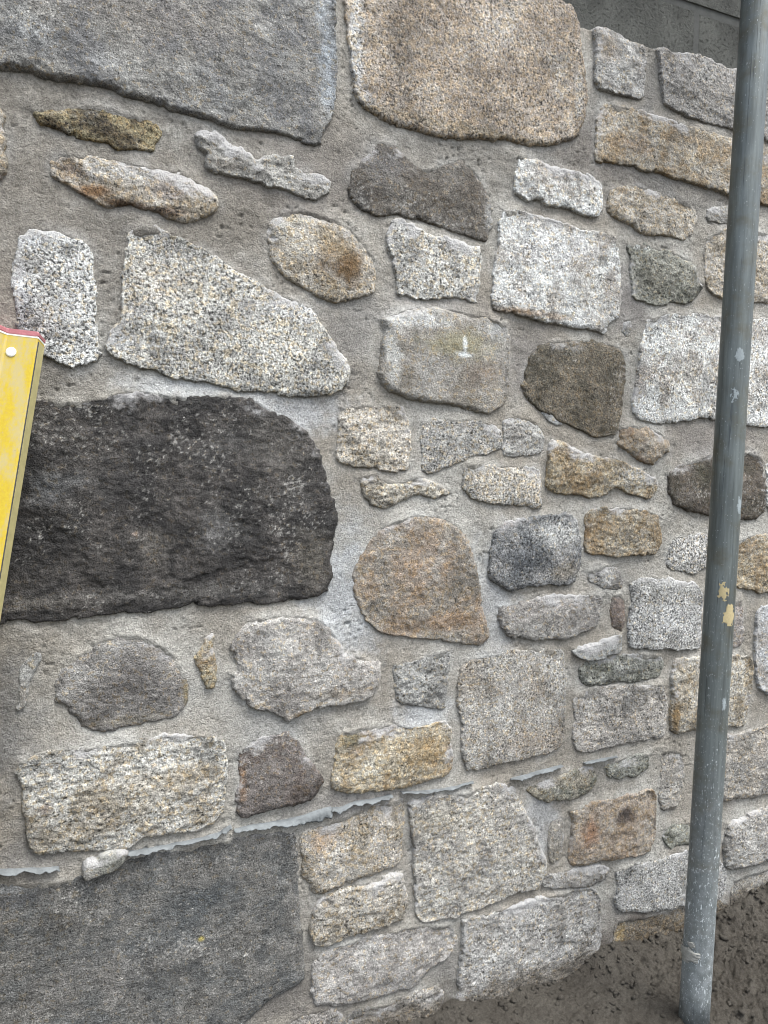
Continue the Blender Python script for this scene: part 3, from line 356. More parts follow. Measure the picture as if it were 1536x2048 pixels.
 {'o':[-58,527,-46,535,-9,540,41,535,94,538,142,538,192,527,212,517,217,482,213,445,209,419,197,402,168,396,133,396,98,399,78,389,38,394,-6,400,-37,399,-49,416,-53,437,-54,465,-56,492,-60,513],'c1':(180,177,171),'c2':(142,135,124),'dk':0.24,'lt':0.25,'tn':0.25,'dust':0.4,'H':16,'r':10,'ro':3.2,'lam':0.7,'dome':5,'sh':0.5,'b':[(-28,522,43,17,(177,176,173),0.8049999999999999),(107,471,84,29,(171,159,140),0.45999999999999996),(-29,463,12,8,(103,86,75),0.69)],'label':'large rough layered block above the torn membrane on the left'},
 {'o':[17,365,19,379,38,383,65,385,72,383,68,369,54,364,31,361,20,360],'fg':0.7,'c1':(166,164,155),'c2':(144,140,134),'dk':0.08,'lt':0.12,'tn':0.08,'dust':0.5,'H':20,'r':7,'ro':1.5,'lam':0.4,'dome':2,'sh':0.5,'b':[]},
 {'o':[-177,370,-86,367,-50,362,-7,355,25,357,71,364,125,367,212,367,265,364,316,358,322,330,325,249,330,167,334,121,318,112,278,105,254,88,231,68,192,17,-186,84],'fg':1.0,'c1':(115,112,108),'c2':(94,94,93),'dk':0.14,'lt':0.12,'tn':0.03,'dust':0.2,'H':10,'r':7,'ro':1.6,'lam':0.2,'dome':2,'sh':0.1,'b':[(174,286,74,27,(75,78,80),0.8049999999999999),(123,238,79,37,(87,90,92),0.575),(-63,343,36,17,(89,90,93),0.575),(-62,360,43,8,(160,160,159),0.8049999999999999),(175,226,5,4,(187,171,102),1.0),(35,210,123,44,(118,114,110),0.45999999999999996),(303,334,20,32,(78,78,78),0.575)],'label':'broad flat dark grey slab at the bottom left'},
 {'o':[332,358,377,362,411,369,454,375,502,378,506,342,503,300,498,274,463,267,410,260,376,255,351,254,342,273,332,288,331,328],'c1':(173,167,159),'c2':(143,134,120),'dk':0.22,'lt':0.24,'tn':0.3,'dust':0.45,'H':13,'r':10,'ro':2.4,'lam':0.2,'dome':5,'sh':0.4,'b':[(360,338,29,24,(163,142,121),0.69),(410,278,79,21,(147,139,128),0.575)]},
 {'o':[360,243,393,247,445,248,489,252,504,249,509,222,512,195,503,176,463,174,410,172,367,168,355,172,344,191,347,211,353,233],'c1':(167,161,152),'c2':(142,135,124),'dk':0.24,'lt':0.25,'tn':0.25,'dust':0.4,'H':16,'r':10,'ro':3.4,'lam':0.7,'dome':5,'sh':0.35,'b':[]},
 {'o':[516,374,563,372,611,368,650,372,691,369,716,360,732,334,754,293,776,243,790,212,788,189,772,169,724,167,683,163,632,162,607,153,573,161,540,160,529,174,528,218,526,270,518,331],'c1':(176,171,163),'c2':(140,136,131),'dk':0.22,'lt':0.22,'tn':0.2,'dust':0.4,'H':19,'r':9,'ro':3,'lam':0.3,'dome':4,'sh':0.45,'b':[(573,329,68,26,(180,172,156),0.45999999999999996)],'label':'large pale buff block under the right part of the torn membrane'},
 {'o':[351,145,376,153,410,158,463,155,517,155,564,148,598,137,605,111,598,90,574,79,545,69,527,53,490,55,445,55,410,55,384,65,350,70,346,105],'fg':0.6,'c1':(170,165,160),'c2':(141,136,131),'dk':0.16,'lt':0.2,'tn':0.12,'dust':0.4,'H':15,'r':10,'ro':3.0,'lam':0.1,'dome':5,'sh':0.35,'b':[(480,75,37,10,(89,88,87),0.69)]},
 {'o':[620,132,622,142,673,138,714,144,778,144,844,141,902,132,914,107,918,57,917,9,915,-50,837,-66,770,-65,706,-74,654,-67,606,-51,607,2,613,46,618,89],'c1':(169,166,162),'c2':(146,142,137),'dk':0.22,'lt':0.22,'tn':0.1,'dust':0.4,'H':16,'r':9,'ro':3.2,'lam':0.3,'dome':4,'sh':0.3,'b':[]},
 {'o':[401,35,445,36,481,32,499,37,564,35,580,24,578,2,573,-59,481,-64,409,-57],'c1':(148,144,139),'c2':(140,136,131),'dk':0.22,'lt':0.22,'tn':0.1,'dust':0.4,'H':8,'r':9,'ro':4,'lam':0.3,'dome':4,'sh':0.3,'b':[]},
 {'o':[269,43,325,59,384,56,394,36,401,-46,325,-45],'c1':(150,144,138),'c2':(140,136,131),'dk':0.22,'lt':0.22,'tn':0.1,'dust':0.4,'H':8,'r':9,'ro':4,'lam':0.3,'dome':4,'sh':0.3,'b':[]},
 {'o':[748,352,780,360,829,366,874,370,897,365,905,345,892,329,864,317,830,318,797,322,770,335],'c1':(143,136,123),'c2':(103,103,94),'dk':0.28,'lt':0.24,'tn':0.1,'dust':0.4,'H':13,'r':12,'ro':3.2,'lam':0.3,'dome':4,'sh':0.3,'b':[]},
 {'o':[921,365,956,372,1005,375,1029,369,1028,344,999,334,969,336,933,343],'c1':(141,140,132),'c2':(103,103,94),'dk':0.28,'lt':0.24,'tn':0.1,'dust':0.4,'H':12,'r':9,'ro':3.2,'lam':0.3,'dome':4,'sh':0.5,'b':[]},
 {'o':[1061,369,1087,370,1117,360,1121,314,1116,264,1103,248,1071,254,1060,274,1063,313],'c1':(155,149,141),'c2':(140,136,131),'dk':0.22,'lt':0.22,'tn':0.1,'dust':0.4,'H':9,'r':9,'ro':2.6,'lam':0.3,'dome':4,'sh':0.3,'b':[]},
 {'o':[844,293,870,296,910,300,970,297,1019,298,1044,297,1048,256,1047,206,1035,179,985,179,913,187,855,190,841,201,843,238,853,274],'fg':0.6,'c1':(156,146,135),'c2':(143,129,115),'dk':0.18,'lt':0.18,'tn':0.3,'dust':0.3,'H':16,'r':8,'ro':3,'lam':0,'dome':4,'sh':0.3,'b':[(965,262,31,18,(68,61,58),0.9199999999999999),(888,243,26,29,(145,115,94),0.9199999999999999),(948,207,74,10,(158,142,125),0.575),(864,291,21,10,(157,150,141),0.575)],'label':'pinkish block with rust and black stains left of the scaffold pole'},
 {'o':[801,273,814,280,825,277,828,241,823,210,804,201,798,229],'c1':(156,149,138),'c2':(140,136,131),'dk':0.22,'lt':0.22,'tn':0.1,'dust':0.4,'H':8,'r':6,'ro':2.6,'lam':0.3,'dome':4,'sh':0.3,'b':[]},
 {'o':[1074,211,1098,218,1131,215,1158,205,1152,169,1112,173,1086,173,1072,191],'c1':(147,146,137),'c2':(103,103,94),'dk':0.28,'lt':0.24,'tn':0.1,'dust':0.4,'H':10,'r':9,'ro':3.2,'lam':0.3,'dome':4,'sh':0.3,'b':[]},
 {'o':[783,179,810,182,855,182,913,175,935,166,928,148,902,144,856,150,811,158,786,165],'c1':(156,152,147),'c2':(140,136,131),'dk':0.22,'lt':0.22,'tn':0.1,'dust':0.4,'H':14,'r':6,'ro':2.6,'lam':0.3,'dome':4,'sh':0.6,'b':[]},
 {'o':[955,154,986,158,1061,154,1126,158,1166,155,1215,130,1240,93,1243,49,1225,38,1143,46,1077,52,1025,57,963,75,951,97,959,126],'fg':0.0,'c1':(163,161,158),'c2':(149,147,143),'dk':0.22,'lt':0.3,'tn':0.05,'dust':0.45,'H':18,'r':10,'ro':1.4,'lam':0,'dome':3,'sh':0.5,'b':[]},
 {'o':[964,54,1038,43,1143,33,1247,25,1270,-33,1258,-83,1147,-80,1041,-71,948,-49,952,29],'c1':(119,113,104),'c2':(97,91,82),'dk':0.18,'lt':0.24,'tn':0.4,'dust':0.2,'H':5,'r':9,'ro':3.0,'lam':0.4,'dome':4,'sh':0.3,'b':[(1039,27,78,12,(127,119,109),0.575),(971,14,17,30,(161,141,101),0.8049999999999999)]},
]
MEMBRANE = [
 ([-120, 394, -85, 388, -50, 382, -14, 376],[-119, 393, -85, 386, -49, 380, -12, 374]),
 ([72, 379, 97, 377, 125, 377, 153, 378, 181, 379, 203, 381, 215, 387, 221, 389],[71, 377, 97, 374, 124, 375, 152, 376, 180, 378, 202, 379, 214, 384, 221, 387]),
 ([225, 381, 248, 382, 279, 381, 310, 380, 334, 383, 358, 388, 379, 389],[226, 379, 247, 379, 277, 375, 308, 373, 332, 372, 356, 372, 378, 374]),
 ([380, 385, 400, 385, 421, 388, 447, 387, 469, 387, 485, 387],[378, 383, 389, 378, 419, 386, 444, 385, 466, 386, 482, 388]),
 ([501, 389, 532, 385, 569, 382, 607, 382, 637, 384],[498, 390, 529, 385, 566, 381, 604, 381, 633, 385]),
 ([713, 375, 738, 377, 770, 379, 802, 381, 824, 381],[709, 376, 734, 374, 766, 375, 798, 378, 820, 382]),
 ([872, 378, 898, 379, 927, 379, 948, 379],[867, 379, 893, 378, 922, 379, 943, 380]),
]
MORTAR_TONES = [
 (76,1266,297,220,(124,118,110),0.85),
 (373,1373,132,95,(127,121,115),0.8),
 (585,1415,194,55,(122,117,110),0.7),
 (1035,1479,300,99,(121,117,113),0.75),
 (996,1605,35,88,(123,121,119),0.6),
 (863,1477,135,51,(119,113,108),0.6),
 (304,1326,93,43,(121,115,109),0.7),
 (413,1132,59,84,(131,127,123),0.75),
 (568,1184,113,32,(127,121,116),0.6),
 (947,1226,71,63,(129,123,120),0.7),
 (743,1106,63,85,(134,129,126),0.6),
 (1178,976,167,59,(133,127,123),0.7),
 (3,1037,56,33,(124,119,112),0.9),
 (-69,582,42,121,(121,119,117),0.8),
 (-49,395,56,41,(131,127,123),0.8),
 (411,393,106,33,(131,127,125),0.6),
 (297,531,97,47,(144,143,141),0.5),
 (326,95,128,65,(115,110,105),0.9),
 (695,-33,285,56,(102,97,90),0.9),
 (964,26,114,60,(115,109,104),0.9),
 (593,51,60,54,(125,121,117),0.7),
 (199,1039,149,21,(183,184,185),0.7),
 (332,1008,97,37,(181,182,184),0.7),
 (403,715,77,127,(175,177,180),0.7),
 (677,695,61,130,(170,171,173),0.6),
 (544,513,66,34,(181,182,184),0.7),
 (776,289,55,84,(168,169,171),0.6)
]
def vtop(u):                                            # ragged top of the facing wall
    return 1.682 + .006 * fbm(u * 18, u * 0 + .3, 61, 3)

BB = [(min(s['o'][0::2]) * .001, max(s['o'][0::2]) * .001, min(s['o'][1::2]) * .001, max(s['o'][1::2]) * .001) for s in STONES]
def extension(u0, u1, v1, seed):
    """rubble beyond the picture: uneven blocks wherever there is room"""
    rnd = random.Random(seed); out = []; taken = list(BB)
    def free(a, b, c, d): return all(b < q[0] - .008 or a > q[1] + .008 or d < q[2] - .008 or c > q[3] + .008 for q in taken)
    for size, tries in ((.30, 260), (.20, 500), (.13, 900), (.08, 1200), (.05, 1400)):
        for _ in range(tries):
            wd = size * rnd.uniform(.75, 1.25); hh = wd * rnd.uniform(.4, .85)
            a = rnd.uniform(u0, u1 - wd); c = rnd.uniform(.0, v1 - hh); b, d = a + wd, c + hh
            if not free(a, b, c, d): continue
            taken.append((a, b, c, d))
            j = lambda s=.12: rnd.uniform(-s, s) * hh
            P = [(a + .06 * wd, c + j(.06)), ((a + b) / 2 + j(), c + j(.06)), (b - .08 * wd + j(.08), c + j(.08)), (b + j(.05), c + .25 * hh), (b + j(.08), (c + d) / 2), (b - .03 * wd, d - .2 * hh + j()), (b - .14 * wd + j(), d + j(.05)), ((a + b) / 2 + j(), d + j(.08)), (a + .12 * wd + j(), d + j(.05)), (a + j(.05), d - .2 * hh), (a + j(.08), (c + d) / 2), (a + j(.05), c + .22 * hh)]
            sty = rnd.choice([((168, 163, 154), (138, 131, 121), .22, .24, .12), ((178, 175, 168), (150, 146, 138), .28, .26, .15), ((160, 149, 132), (138, 122, 98), .2, .24, .25), ((112, 104, 95), (88, 80, 72), .18, .14, .1), ((150, 141, 130), (122, 112, 102), .2, .2, .1)])
            out.append(dict(o=[int(x * 1000) for pt in P for x in pt], c1=sty[0], c2=sty[1], dk=sty[2], lt=sty[3], tn=sty[4], dust=.4, H=rnd.uniform(10, 18), r=rnd.uniform(7, 14), ro=2.6, lam=rnd.choice([0, .2, .5]), dome=4, sh=.3, b=[], step=.006))
    return out
ALL = STONES + extension(-.95, -.105, 1.655, 3) + extension(1.47, 2.6, 1.655, 8)

def stone_fields(s, i, U, V, poly):
    """height in front of the wall face, signed distance to the outline"""
    sc = min(1., s['r'] / 9.); rng = random.Random(i * 7 + 1)
    chip = np.abs(fbm(U * 46, V * 46, 140 + i, 2))
    wu = (fbm(U * 24, V * 24, 100 + i, 3, .6) * .006 + fbm(U * 75, V * 75, 120 + i, 3, .65) * .0034) * sc
    wv = (fbm(U * 24, V * 24, 300 + i, 3, .6) * .006 + fbm(U * 75, V * 75, 320 + i, 3, .65) * .0034) * sc
    sd = sdist(U + wu, V + wv, poly) + .0032 - .010 * np.clip(chip - .30, 0, 1) * sc           # chipped rim
    H, r, ro = s['H'] * .00056 * rng.uniform(.75, 1.3), s['r'] * .001, s['ro'] * .001
    top = np.clip(-np.gradient(sd, axis=0) / (V[1, 0] - V[0, 0]), -1, 1)          # +1 on the upper edge, -1 on the lower
    r = r * (.46 + .34 * top) * (1 + .6 * fbm(U * 12, V * 12, 130 + i, 2)) + s.get('rb', 0) * .001 * np.clip(-top, 0, 1)
    t = np.clip(sd / np.maximum(r, .0016), 0, 1)
    prof = np.sqrt(np.clip(1 - (1 - t) ** 2, 0, 1))
    smax = max(float(sd.max()), .01)
    h = .0005 + (H - .0005) * prof + s['dome'] * .00055 * (np.clip(sd / smax, 0, 1) ** .8 - .35)
    m = sstep(sd, 0., .010)
    lam = s['lam']; ar = 1 + 1.1 * lam                      # layered stone: relief runs along the bed
    rough = fbm(U * 30, V * 30 * ar, 500 + i, 3, .6)
    ridg = 1 - 2 * np.abs(fbm(U * 16 + .3 * rough, V * 16 * ar, 700 + i, 4, .5))
    grain = perlin(U * 112, V * 112 * min(ar, 1.5), 900 + i)
    step_n = fbm(U * 9, V * 9 * (1 + lam), 1100 + i, 3)
    facet = (np.floor(step_n * 5 + .2 * rough) - step_n * 5) * lam       # broken ledges
    rim = h * 0 + 1.
    (a0, b0), (a1, b1) = poly.min(0), poly.max(0); cu, cv = (a0 + a1) / 2, (b0 + b1) / 2; ex, ey = (a1 - a0) / 2, (b1 - b0) / 2
    pl = np.full(U.shape, 1.)
    for k in range(6):                                       # flat split facets round the face
        an = rng.uniform(0, 6.283); nx, ny = math.cos(an), math.sin(an)
        ext = abs(nx) * ex + abs(ny) * ey; d = rng.uniform(.25, .8) * ext
        pl = np.minimum(pl, H + s['dome'] * .0004 + rng.uniform(.06, .2) * (d - ((U - cu) * nx + (V - cv) * ny)) + .0012 * rough)
    lo = H * .45 + .002
    h = np.where(h > lo, np.minimum(h, np.maximum(pl, lo)), h)
    h = h + m * (rng.uniform(-.035, .035) * (U - cu) + rng.uniform(-.05, .012) * (V - cv)) * min(1., .1 / max(ex, ey))
    h = h + m * ro * (.85 * rough + .12 * ridg + .32 * grain + .22 * facet)
    h = np.where(sd < 0, np.minimum(h, .0005) + sd * 5, h)
    return np.clip(h, -.075, 1), sd

def blob_weight(U, V, b, seed):
    cu, cv, ru, rv, s = b[0] * .001, b[1] * .001, b[2] * .001, b[3] * .001, b[5]
    d = np.hypot((U - cu) / ru, (V - cv) / rv)
    n = fbm(U * 28, V * 28, seed, 5, .65) * .95
    return s * sstep(1.2 - d + n, -.1, 1.05)

mu = np.concatenate([np.arange(-1.0, -0.196, .006), np.arange(-0.196, 1.494, .0019), np.arange(1.494, 2.65, .006)])
mv = np.arange(-.12, 1.86, .0019)
MU, MV = np.meshgrid(mu, mv)
msd = np.full(MU.shape, -1.0, np.float32); mtop = np.zeros(MU.shape, np.float32); mbot = np.zeros(MU.shape, np.float32)

for i, s in enumerate(ALL):
    poly = chaikin(np.array(s['o'], float).reshape(-1, 2) * .001)
    step = s.get('step', .0018); mg = .014
    (u0, v0), (u1, v1) = poly.min(0) - mg, poly.max(0) + mg
    us, vv = np.arange(u0, u1, step), np.arange(v0, v1, step)
    U, V = np.meshgrid(us, vv)
    h, sd = stone_fields(s, i, U, V, poly)
    keep = sd > -.011
    # colours
    rc = lambda k: fbm(U * k, V * k, 1300 + i, 5, .6)
    mean = 1 - .7 * s['dk'] + .6 * s['lt']
    mean = mean / .86
    c1, c2 = lin(s['c1']) / mean, lin(s['c2']) / mean
    pm = sstep(fbm(U * 15, V * 15, 1300 + i, 6, .72), -.16, .26)[..., None]
    col = c1 * (1 - pm) + c2 * pm
    for j, b in enumerate(s['b']):
        wgt = blob_weight(U, V, b, 1500 + i * 7 + j)[..., None]
        col = col * (1 - wgt) + lin(b[4]) / mean * wgt
    dkst = .42 * sstep(fbm(U * 9, V * 9, 1400 + i, 6, .72), .06, .42)[..., None]          # old dirt
    ltst = .34 * sstep(fbm(U * 12 + 4, V * 12, 1420 + i, 6, .72), .05, .40)[..., None]     # lime bloom
    col = col * (1 - dkst); col = col * (1 - ltst) + np.maximum(col, lin((186, 185, 181)) / mean * .9) * ltst * (.15 if s['c1'][0] < 125 else 1.) + col * ltst * (.85 if s['c1'][0] < 125 else 0.)
    if s['c1'][0] < 130 and s.get('step') is None:           # pale flecks and scratches on the dark stones
        f = 1 - 3.2 * np.abs(fbm(U * 60, V * 75, 1700 + i, 3, .65)) + .8 * fbm(U * 11, V * 11, 1800 + i, 3) + .6 * fbm(U * 170, V * 170, 1750 + i, 2)
        f = sstep(f, 1.0, 1.36)[..., None] * .5
        col = col * (1 - f) + lin((176, 172, 166)) * f
    tp = np.clip(-np.gradient(sd, axis=0) / step, -1, 1)
    spl = (.8 * sstep(.05 + .07 * fbm(U * 9, V * 14, 2300, 5, .65) - V, 0., .05))[..., None]        # soil splashed on the lowest stones
    col = col * (1 - spl) + lin((92, 84, 74)) / mean * spl
    edge = 1 - sstep(sd + .024 * fbm(U * 20, V * 20, 1950 + i, 5, .65), .001, .016 + .020 * np.clip(tp + .3, 0, 1))
    edge = edge * np.clip(.42 + .55 * tp, .04, 1) * sstep(fbm(U * 11, V * 11, 1970 + i, 3), -.22, .28)
    dust = np.clip(s['dust'] * (edge * 2.0 + .7 * sstep(fbm(U * 16, V * 16, 1900 + i, 5, .6), -.05, .45)), 0, 1)
    fade = 1 - .5 * dust
    gr = np.stack([s['dk'] * fade, s['lt'] * fade, np.full(U.shape, s['tn']), dust], -1)
    q, used = grid_quads(len(us), len(vv), keep)
    cu, cv = float(poly[:, 0].mean()), float(poly[:, 1].mean())
    Vd = V - s['sh'] * np.clip(h, 0, 1) * np.clip((v1 - V) / (v1 - v0) * 1.3 - .3, 0, 1)                       # undercut: the face hangs over the bed joint
    co = np.stack([U - cu, -h, Vd - cv], -1).reshape(-1, 3)[used]
    o = mesh_quads('stone', co, q, M_stone, wall, {'col': np.concatenate([col, np.full(U.shape + (1,), s.get('fg', .3))], -1).reshape(-1, 4)[used], 'gr': gr.reshape(-1, 4)[used]}, loc=(cu - .6, 0, cv))
    if s.get('label'): o['label'] = s['label']
    # footprint on the mortar grid
    a0, a1 = np.searchsorted(mu, [u0 - .03, u1 + .03]); b0, b1 = np.searchsorted(mv, [v0 - .03, v1 + .03])
    if a1 > a0 and b1 > b0:
        sl = (slice(b0, b1), slice(a0, a1))
        ss = sdist(MU[sl], MV[sl], poly); msd[sl] = np.maximum(msd[sl], ss)
        tp = np.clip(-np.gradient(ss, axis=0) / .0019, -1, 1)
        mtop[sl] = np.maximum(mtop[sl], np.clip(.25 + .75 * tp, 0, 1) * np.exp(-np.clip(-ss, 0, 1) / .015) * (s['H'] * .00056 + .001))
        mbot[sl] = np.maximum(mbot[sl], np.clip(-tp, 0, 1) * np.exp(-np.clip(-ss, 0, 1) / .0045))

# mortar: one bed between the stones
big = fbm(MU * 7, MV * 7, 41, 3) * .0035; tr = .55 + .85 * sstep(fbm(MU * 6 + 3, MV * 6, 47, 3), -.25, .3)     # trowelled smooth here, left coarse there
hm = -.001 + big + tr * (.0013 * fbm(MU * 22, MV * 26, 42, 2, .5) + .0006 * perlin(MU * 100, MV * 115, 43))
pits = np.clip(perlin(MU * 135, MV * 150, 44) + .5 * fbm(MU * 20, MV * 20, 48, 2) - .52, 0, 1); hm -= pits * .006 * tr
ln = fbm(MU * 17, MV * 17, 45, 4, .6)
hm += .0022 + mtop * (.45 + .75 * ln) - .0025 * mbot                    # drawn up over the upper edges, tucked under the lower ones
lap = .0022 + (.003 + .016 * np.clip(ln + .05, 0, 1)) * np.clip(mtop / .007, 0, 1)                                              # the mortar laps over the upper edges
hm = hm - np.clip(msd, 0, lap) * .32
hm = np.where(msd > lap, hm - (msd - lap) * 1.0, hm)
over = MV - vtop(MU)
hm = np.where(over > 0, np.maximum(hm - over * 9, -.17), hm)
pt = sstep(fbm(MU * 4.5, MV * 4.5, 49, 5, .6), -.3, .35)[..., None]                              # batches of a different age
tone = lin((168, 164, 157)) * pt + lin((146, 139, 129)) * (1 - pt)
for j, b in enumerate(MORTAR_TONES):
    wgt = blob_weight(MU, MV, b, 2100 + j)[..., None]
    tone = tone * (1 - wgt) + lin(b[4]) * wgt
spl = (.85 * sstep(.06 + .07 * fbm(MU * 9, MV * 14, 2300, 5, .65) - MV, 0., .06))[..., None]
tone = tone * (1 - spl) + lin((96, 88, 78)) * spl
ef = (sstep(msd, -.02, -.002) * sstep(fbm(MU * 14, MV * 14, 46, 4), -.1, .4) * .2)[..., None]    # cement bloom beside the stones
tone = tone * (1 - ef) + lin((188, 188, 187)) * ef
keep = (msd < .022) & (over < .02)
q, used = grid_quads(len(mu), len(mv), keep)
mesh_quads('mortar', np.stack([MU - .6, -hm, MV], -1).reshape(-1, 3)[used], q, M_mortar, wall, {'col': tone.reshape(-1, 3)[used]})

# torn membrane showing along the bed joint
M_mem = mat_plain('grey_plastic_membrane', (112, 115, 116), .8, .35, 0., .35, 55., .8, 260.)
for i, (top, bot) in enumerate(MEMBRANE):
    n = len(top) // 2; T = np.array(top, float).reshape(n, 2) * .001; B = np.array(bot, float).reshape(n, 2) * .001
    k = 10 * (n - 1) + 1; tt = np.linspace(0, n - 1, k)
    it = lambda A: np.stack([np.interp(tt, np.arange(n), A[:, j]) for j in (0, 1)], 1)
    T, B = it(T), it(B); B = T + (B - T) * (.95 + 1.3 * fbm(T[:, 0] * 38, T[:, 0] * 0 + i, 53, 4, .7))[:, None]
    rows = []
    for j in range(6):
        f = j / 5
        p = T * (1 - f) + B * f
        wob = fbm(p[:, 0] * 60, p[:, 1] * 45 + i, 51, 4, .65) * .006
        y = -(.0055 + .008 * f ** .7 + 2.2 * wob * f)
        p = p + np.stack([0 * wob, fbm(p[:, 0] * 46, p[:, 0] * 0 + i * 3.3, 52, 4, .7) * .004 * f * (1 + 0 * wob)], 1)
        rows.append(np.stack([p[:, 0] - .6, y, p[:, 1]], 1))
    front = np.array(rows); back = front + np.array([0, .0016, .0008])
    back[0, :, 1] += .03; front[0, :, 1] += .03
    allv = np.concatenate([front.reshape(-1, 3), back.reshape(-1, 3)]); nv = 6 * k; qs = []
    for r_ in range(5):
        for c_ in range(k - 1):
            a = r_ * k + c_; qs.append((a, a + k, a + k + 1, a + 1)); qs.append((nv + a, nv + a + 1, nv + a + k + 1, nv + a + k))
    for c_ in range(k - 1): a = 5 * k + c_; qs.append((a, nv + a, nv + a + 1, a + 1))
    for r_ in range(5):
        a = r_ * k; qs.append((a, nv + a, nv + a + k, a + k)); b_ = a + k - 1; qs.append((b_, b_ + k, nv + b_ + k, nv + b_))
    o = mesh_quads('membrane_strip', allv, np.array(qs), M_mem, wall)
    o['label'] = 'torn blue-grey plastic membrane edge poking out of the bed joint'

# ------------------------------------------------------------------ block wall behind
def box_mesh(name, sx, sy, sz, jitter=.0, seed=0, bev=.004):
    import bmesh
    bm = bmesh.new(); bmesh.ops.create_cube(bm, size=1.0)
    for v in bm.verts: v.co = Vector((v.co.x * sx, v.co.y * sy, v.co.z * sz))
    bmesh.ops.bevel(bm, geom=bm.edges[:], offset=bev, segments=2, affect='EDGES')
    me = bpy.data.meshes.new(name); bm.to_mesh(me); bm.free()
    return me
bwall = empty('block_wall', (1.2, .16, 0))
tag(bwall, 'grey concrete block wall rising behind the top of the stone wall', 'wall')
BW, BH, J = .44, .215, .010
me_full = box_mesh('block', BW, .10, BH); me_half = box_mesh('block', BW / 2 - J / 2, .10, BH)
me_full.materials.append(M_block); me_half.materials.append(M_block)
bz0 = 1.905                                  # height of the bed joint seen in the picture
px0 = 1.275
rb = random.Random(5)
nb = int(bz0 // (BH + J))
for row in range(-nb, 4):
    z = bz0 + J / 2 + BH / 2 + row * (BH + J)
    if z - BH / 2 < -.05: continue
    off = 0 if row % 2 else (BW + J) / 2
    if z + BH / 2 < 1.45: continue
    for c in range(-6, 6):
        o = bpy.data.objects.new('block', me_full); C.objects.link(o); o.parent = bwall
        o.location = (px0 - 1.2 + (BW + J) / 2 + c * (BW + J) + off, .05 + rb.uniform(-.002, .002), z)
M_joint = mat_plain('cement_joint', (82, 82, 80), .95, .1, 0., .2, 50., .8, 400.)
jm = box_mesh('joint', 5.6, .0955, 2.55, bev=.002); jm.materials.append(M_joint)
o = bpy.data.objects.new('joint', jm); C.objects.link(o); o.parent = bwall; o.location = (0, .05, 1.275)

# ------------------------------------------------------------------ scaffold pole
M_pole = mat_pole()
p0, p1 = Vector((0.9562, -0.1959, 0.0)), Vector((1.0927, -0.1462, 1.7074))
axis_v = (p1 - p0).normalized()
pole = empty('scaffold_pole', p0, axis_v.to_track_quat('Z', 'Y').to_euler())
tag(pole, 'scuffed grey steel scaffold pole standing in the soil before the wall', 'pole')
PR = .02415
def tube(name, z0, z1, r0, r1, nseg, nring, mat, parent):
    th = np.linspace(0, 2 * math.pi, nseg, endpoint=False); zs = np.linspace(z0, z1, nring)
    T, Z = np.meshgrid(th, zs)
    def ring(r):
        rr = r + .00012 * fbm(np.cos(T) * 2 + 5, Z * 9 + np.sin(T) * 2, 81, 3)
        return np.stack([rr * np.cos(T), rr * np.sin(T), Z], -1).reshape(-1, 3)
    co = np.concatenate([ring(r0), ring(r1)]); off = nseg * nring; qs = []
    for a in range(nring - 1):
        for b in range(nseg):
            c = (b + 1) % nseg
            qs.append((a * nseg + b, a * nseg + c, (a + 1) * nseg + c, (a + 1) * nseg + b))
            qs.append((off + a * nseg + b, off + (a + 1) * nseg + b, off + (a + 1) * nseg + c, off + a * nseg + c))
    for e, fl in ((0, False), (nring - 1, True)):
        for b in range(nseg):
            c = (b + 1) % nseg; f = (e * nseg + b, off + e * nseg + b, off + e * nseg + c, e * nseg + c)
            qs.append(f if not fl else f[::-1])
    return mesh_quads(name, co, np.array(qs), mat, parent)
tube('tube', -.006, 2.9, PR, PR - .004, 64, 60, M_pole, pole)
def patch(name, zc, ang, hh, aw, thick, mat, seed, ragged=.5, bumpy=.2):
    """a flake of paint or lump of mortar lying on the tube"""
    nz, na = 26, 18
    zz = np.linspace(-1, 1, nz); aa = np.linspace(-1, 1, na); A, Z = np.meshgrid(aa, zz)
    n = fbm(A * 1.6 + seed, Z * 1.6, seed, 4, .6)
    n = n + .6 * fbm(A * 4 + seed, Z * 4, seed + 5, 3, .6)
    m = 1.0 - (np.abs(A) ** 2.2 + np.abs(Z) ** 2.2) ** .6 - ragged * (1.6 * n + .15)
    rr = PR + .00005 + thick * np.clip(m * 3, -.3, 1) * (1 + bumpy * fbm(A * 4, Z * 4, seed + 3, 3))
    th = ang + A * aw
    co = np.stack([rr * np.cos(th), rr * np.sin(th), zc + Z * hh], -1).reshape(-1, 3)
    q, used = grid_quads(na, nz, m > -.02)
    return mesh_quads(name, co[used], q, mat, pole)
M_cream = mat_plain('cream_paint', (178, 162, 124), .7, .3, 0., .12, 300.)
M_whitep = mat_plain('white_paint', (146, 153, 155), .7, .3, 0., .12, 300.)
M_lump = mat_plain('mortar_lump', (150, 148, 142), .95, .1, 0., .2, 200., .9, 500.)
_f = pole.rotation_euler.to_matrix().inverted() @ (cam.location - p0); FACE = math.atan2(_f.y, _f.x)
patch('paint_patch', 0.718, FACE + 0.197, 0.0160, 0.391, 0.0004, M_cream, 4, 0.75)
patch('paint_patch', 0.680, FACE + 0.742, 0.0185, 0.520, 0.0004, M_cream, 9, 0.55)
patch('paint_patch', 1.110, FACE + 0.320, 0.0118, 0.330, 0.0003, M_whitep, 14, 0.50)
patch('paint_patch', 1.043, FACE + 0.137, 0.0126, 0.317, 0.0002, M_whitep, 19, 1.10)
patch('mortar_lump', 0.110, FACE + -0.822, 0.0143, 0.973, 0.0030, M_lump, 23, 0.45)
patch('mortar_lump', 0.128, FACE + -0.444, 0.0059, 0.309, 0.0015, M_lump, 29, 0.50)
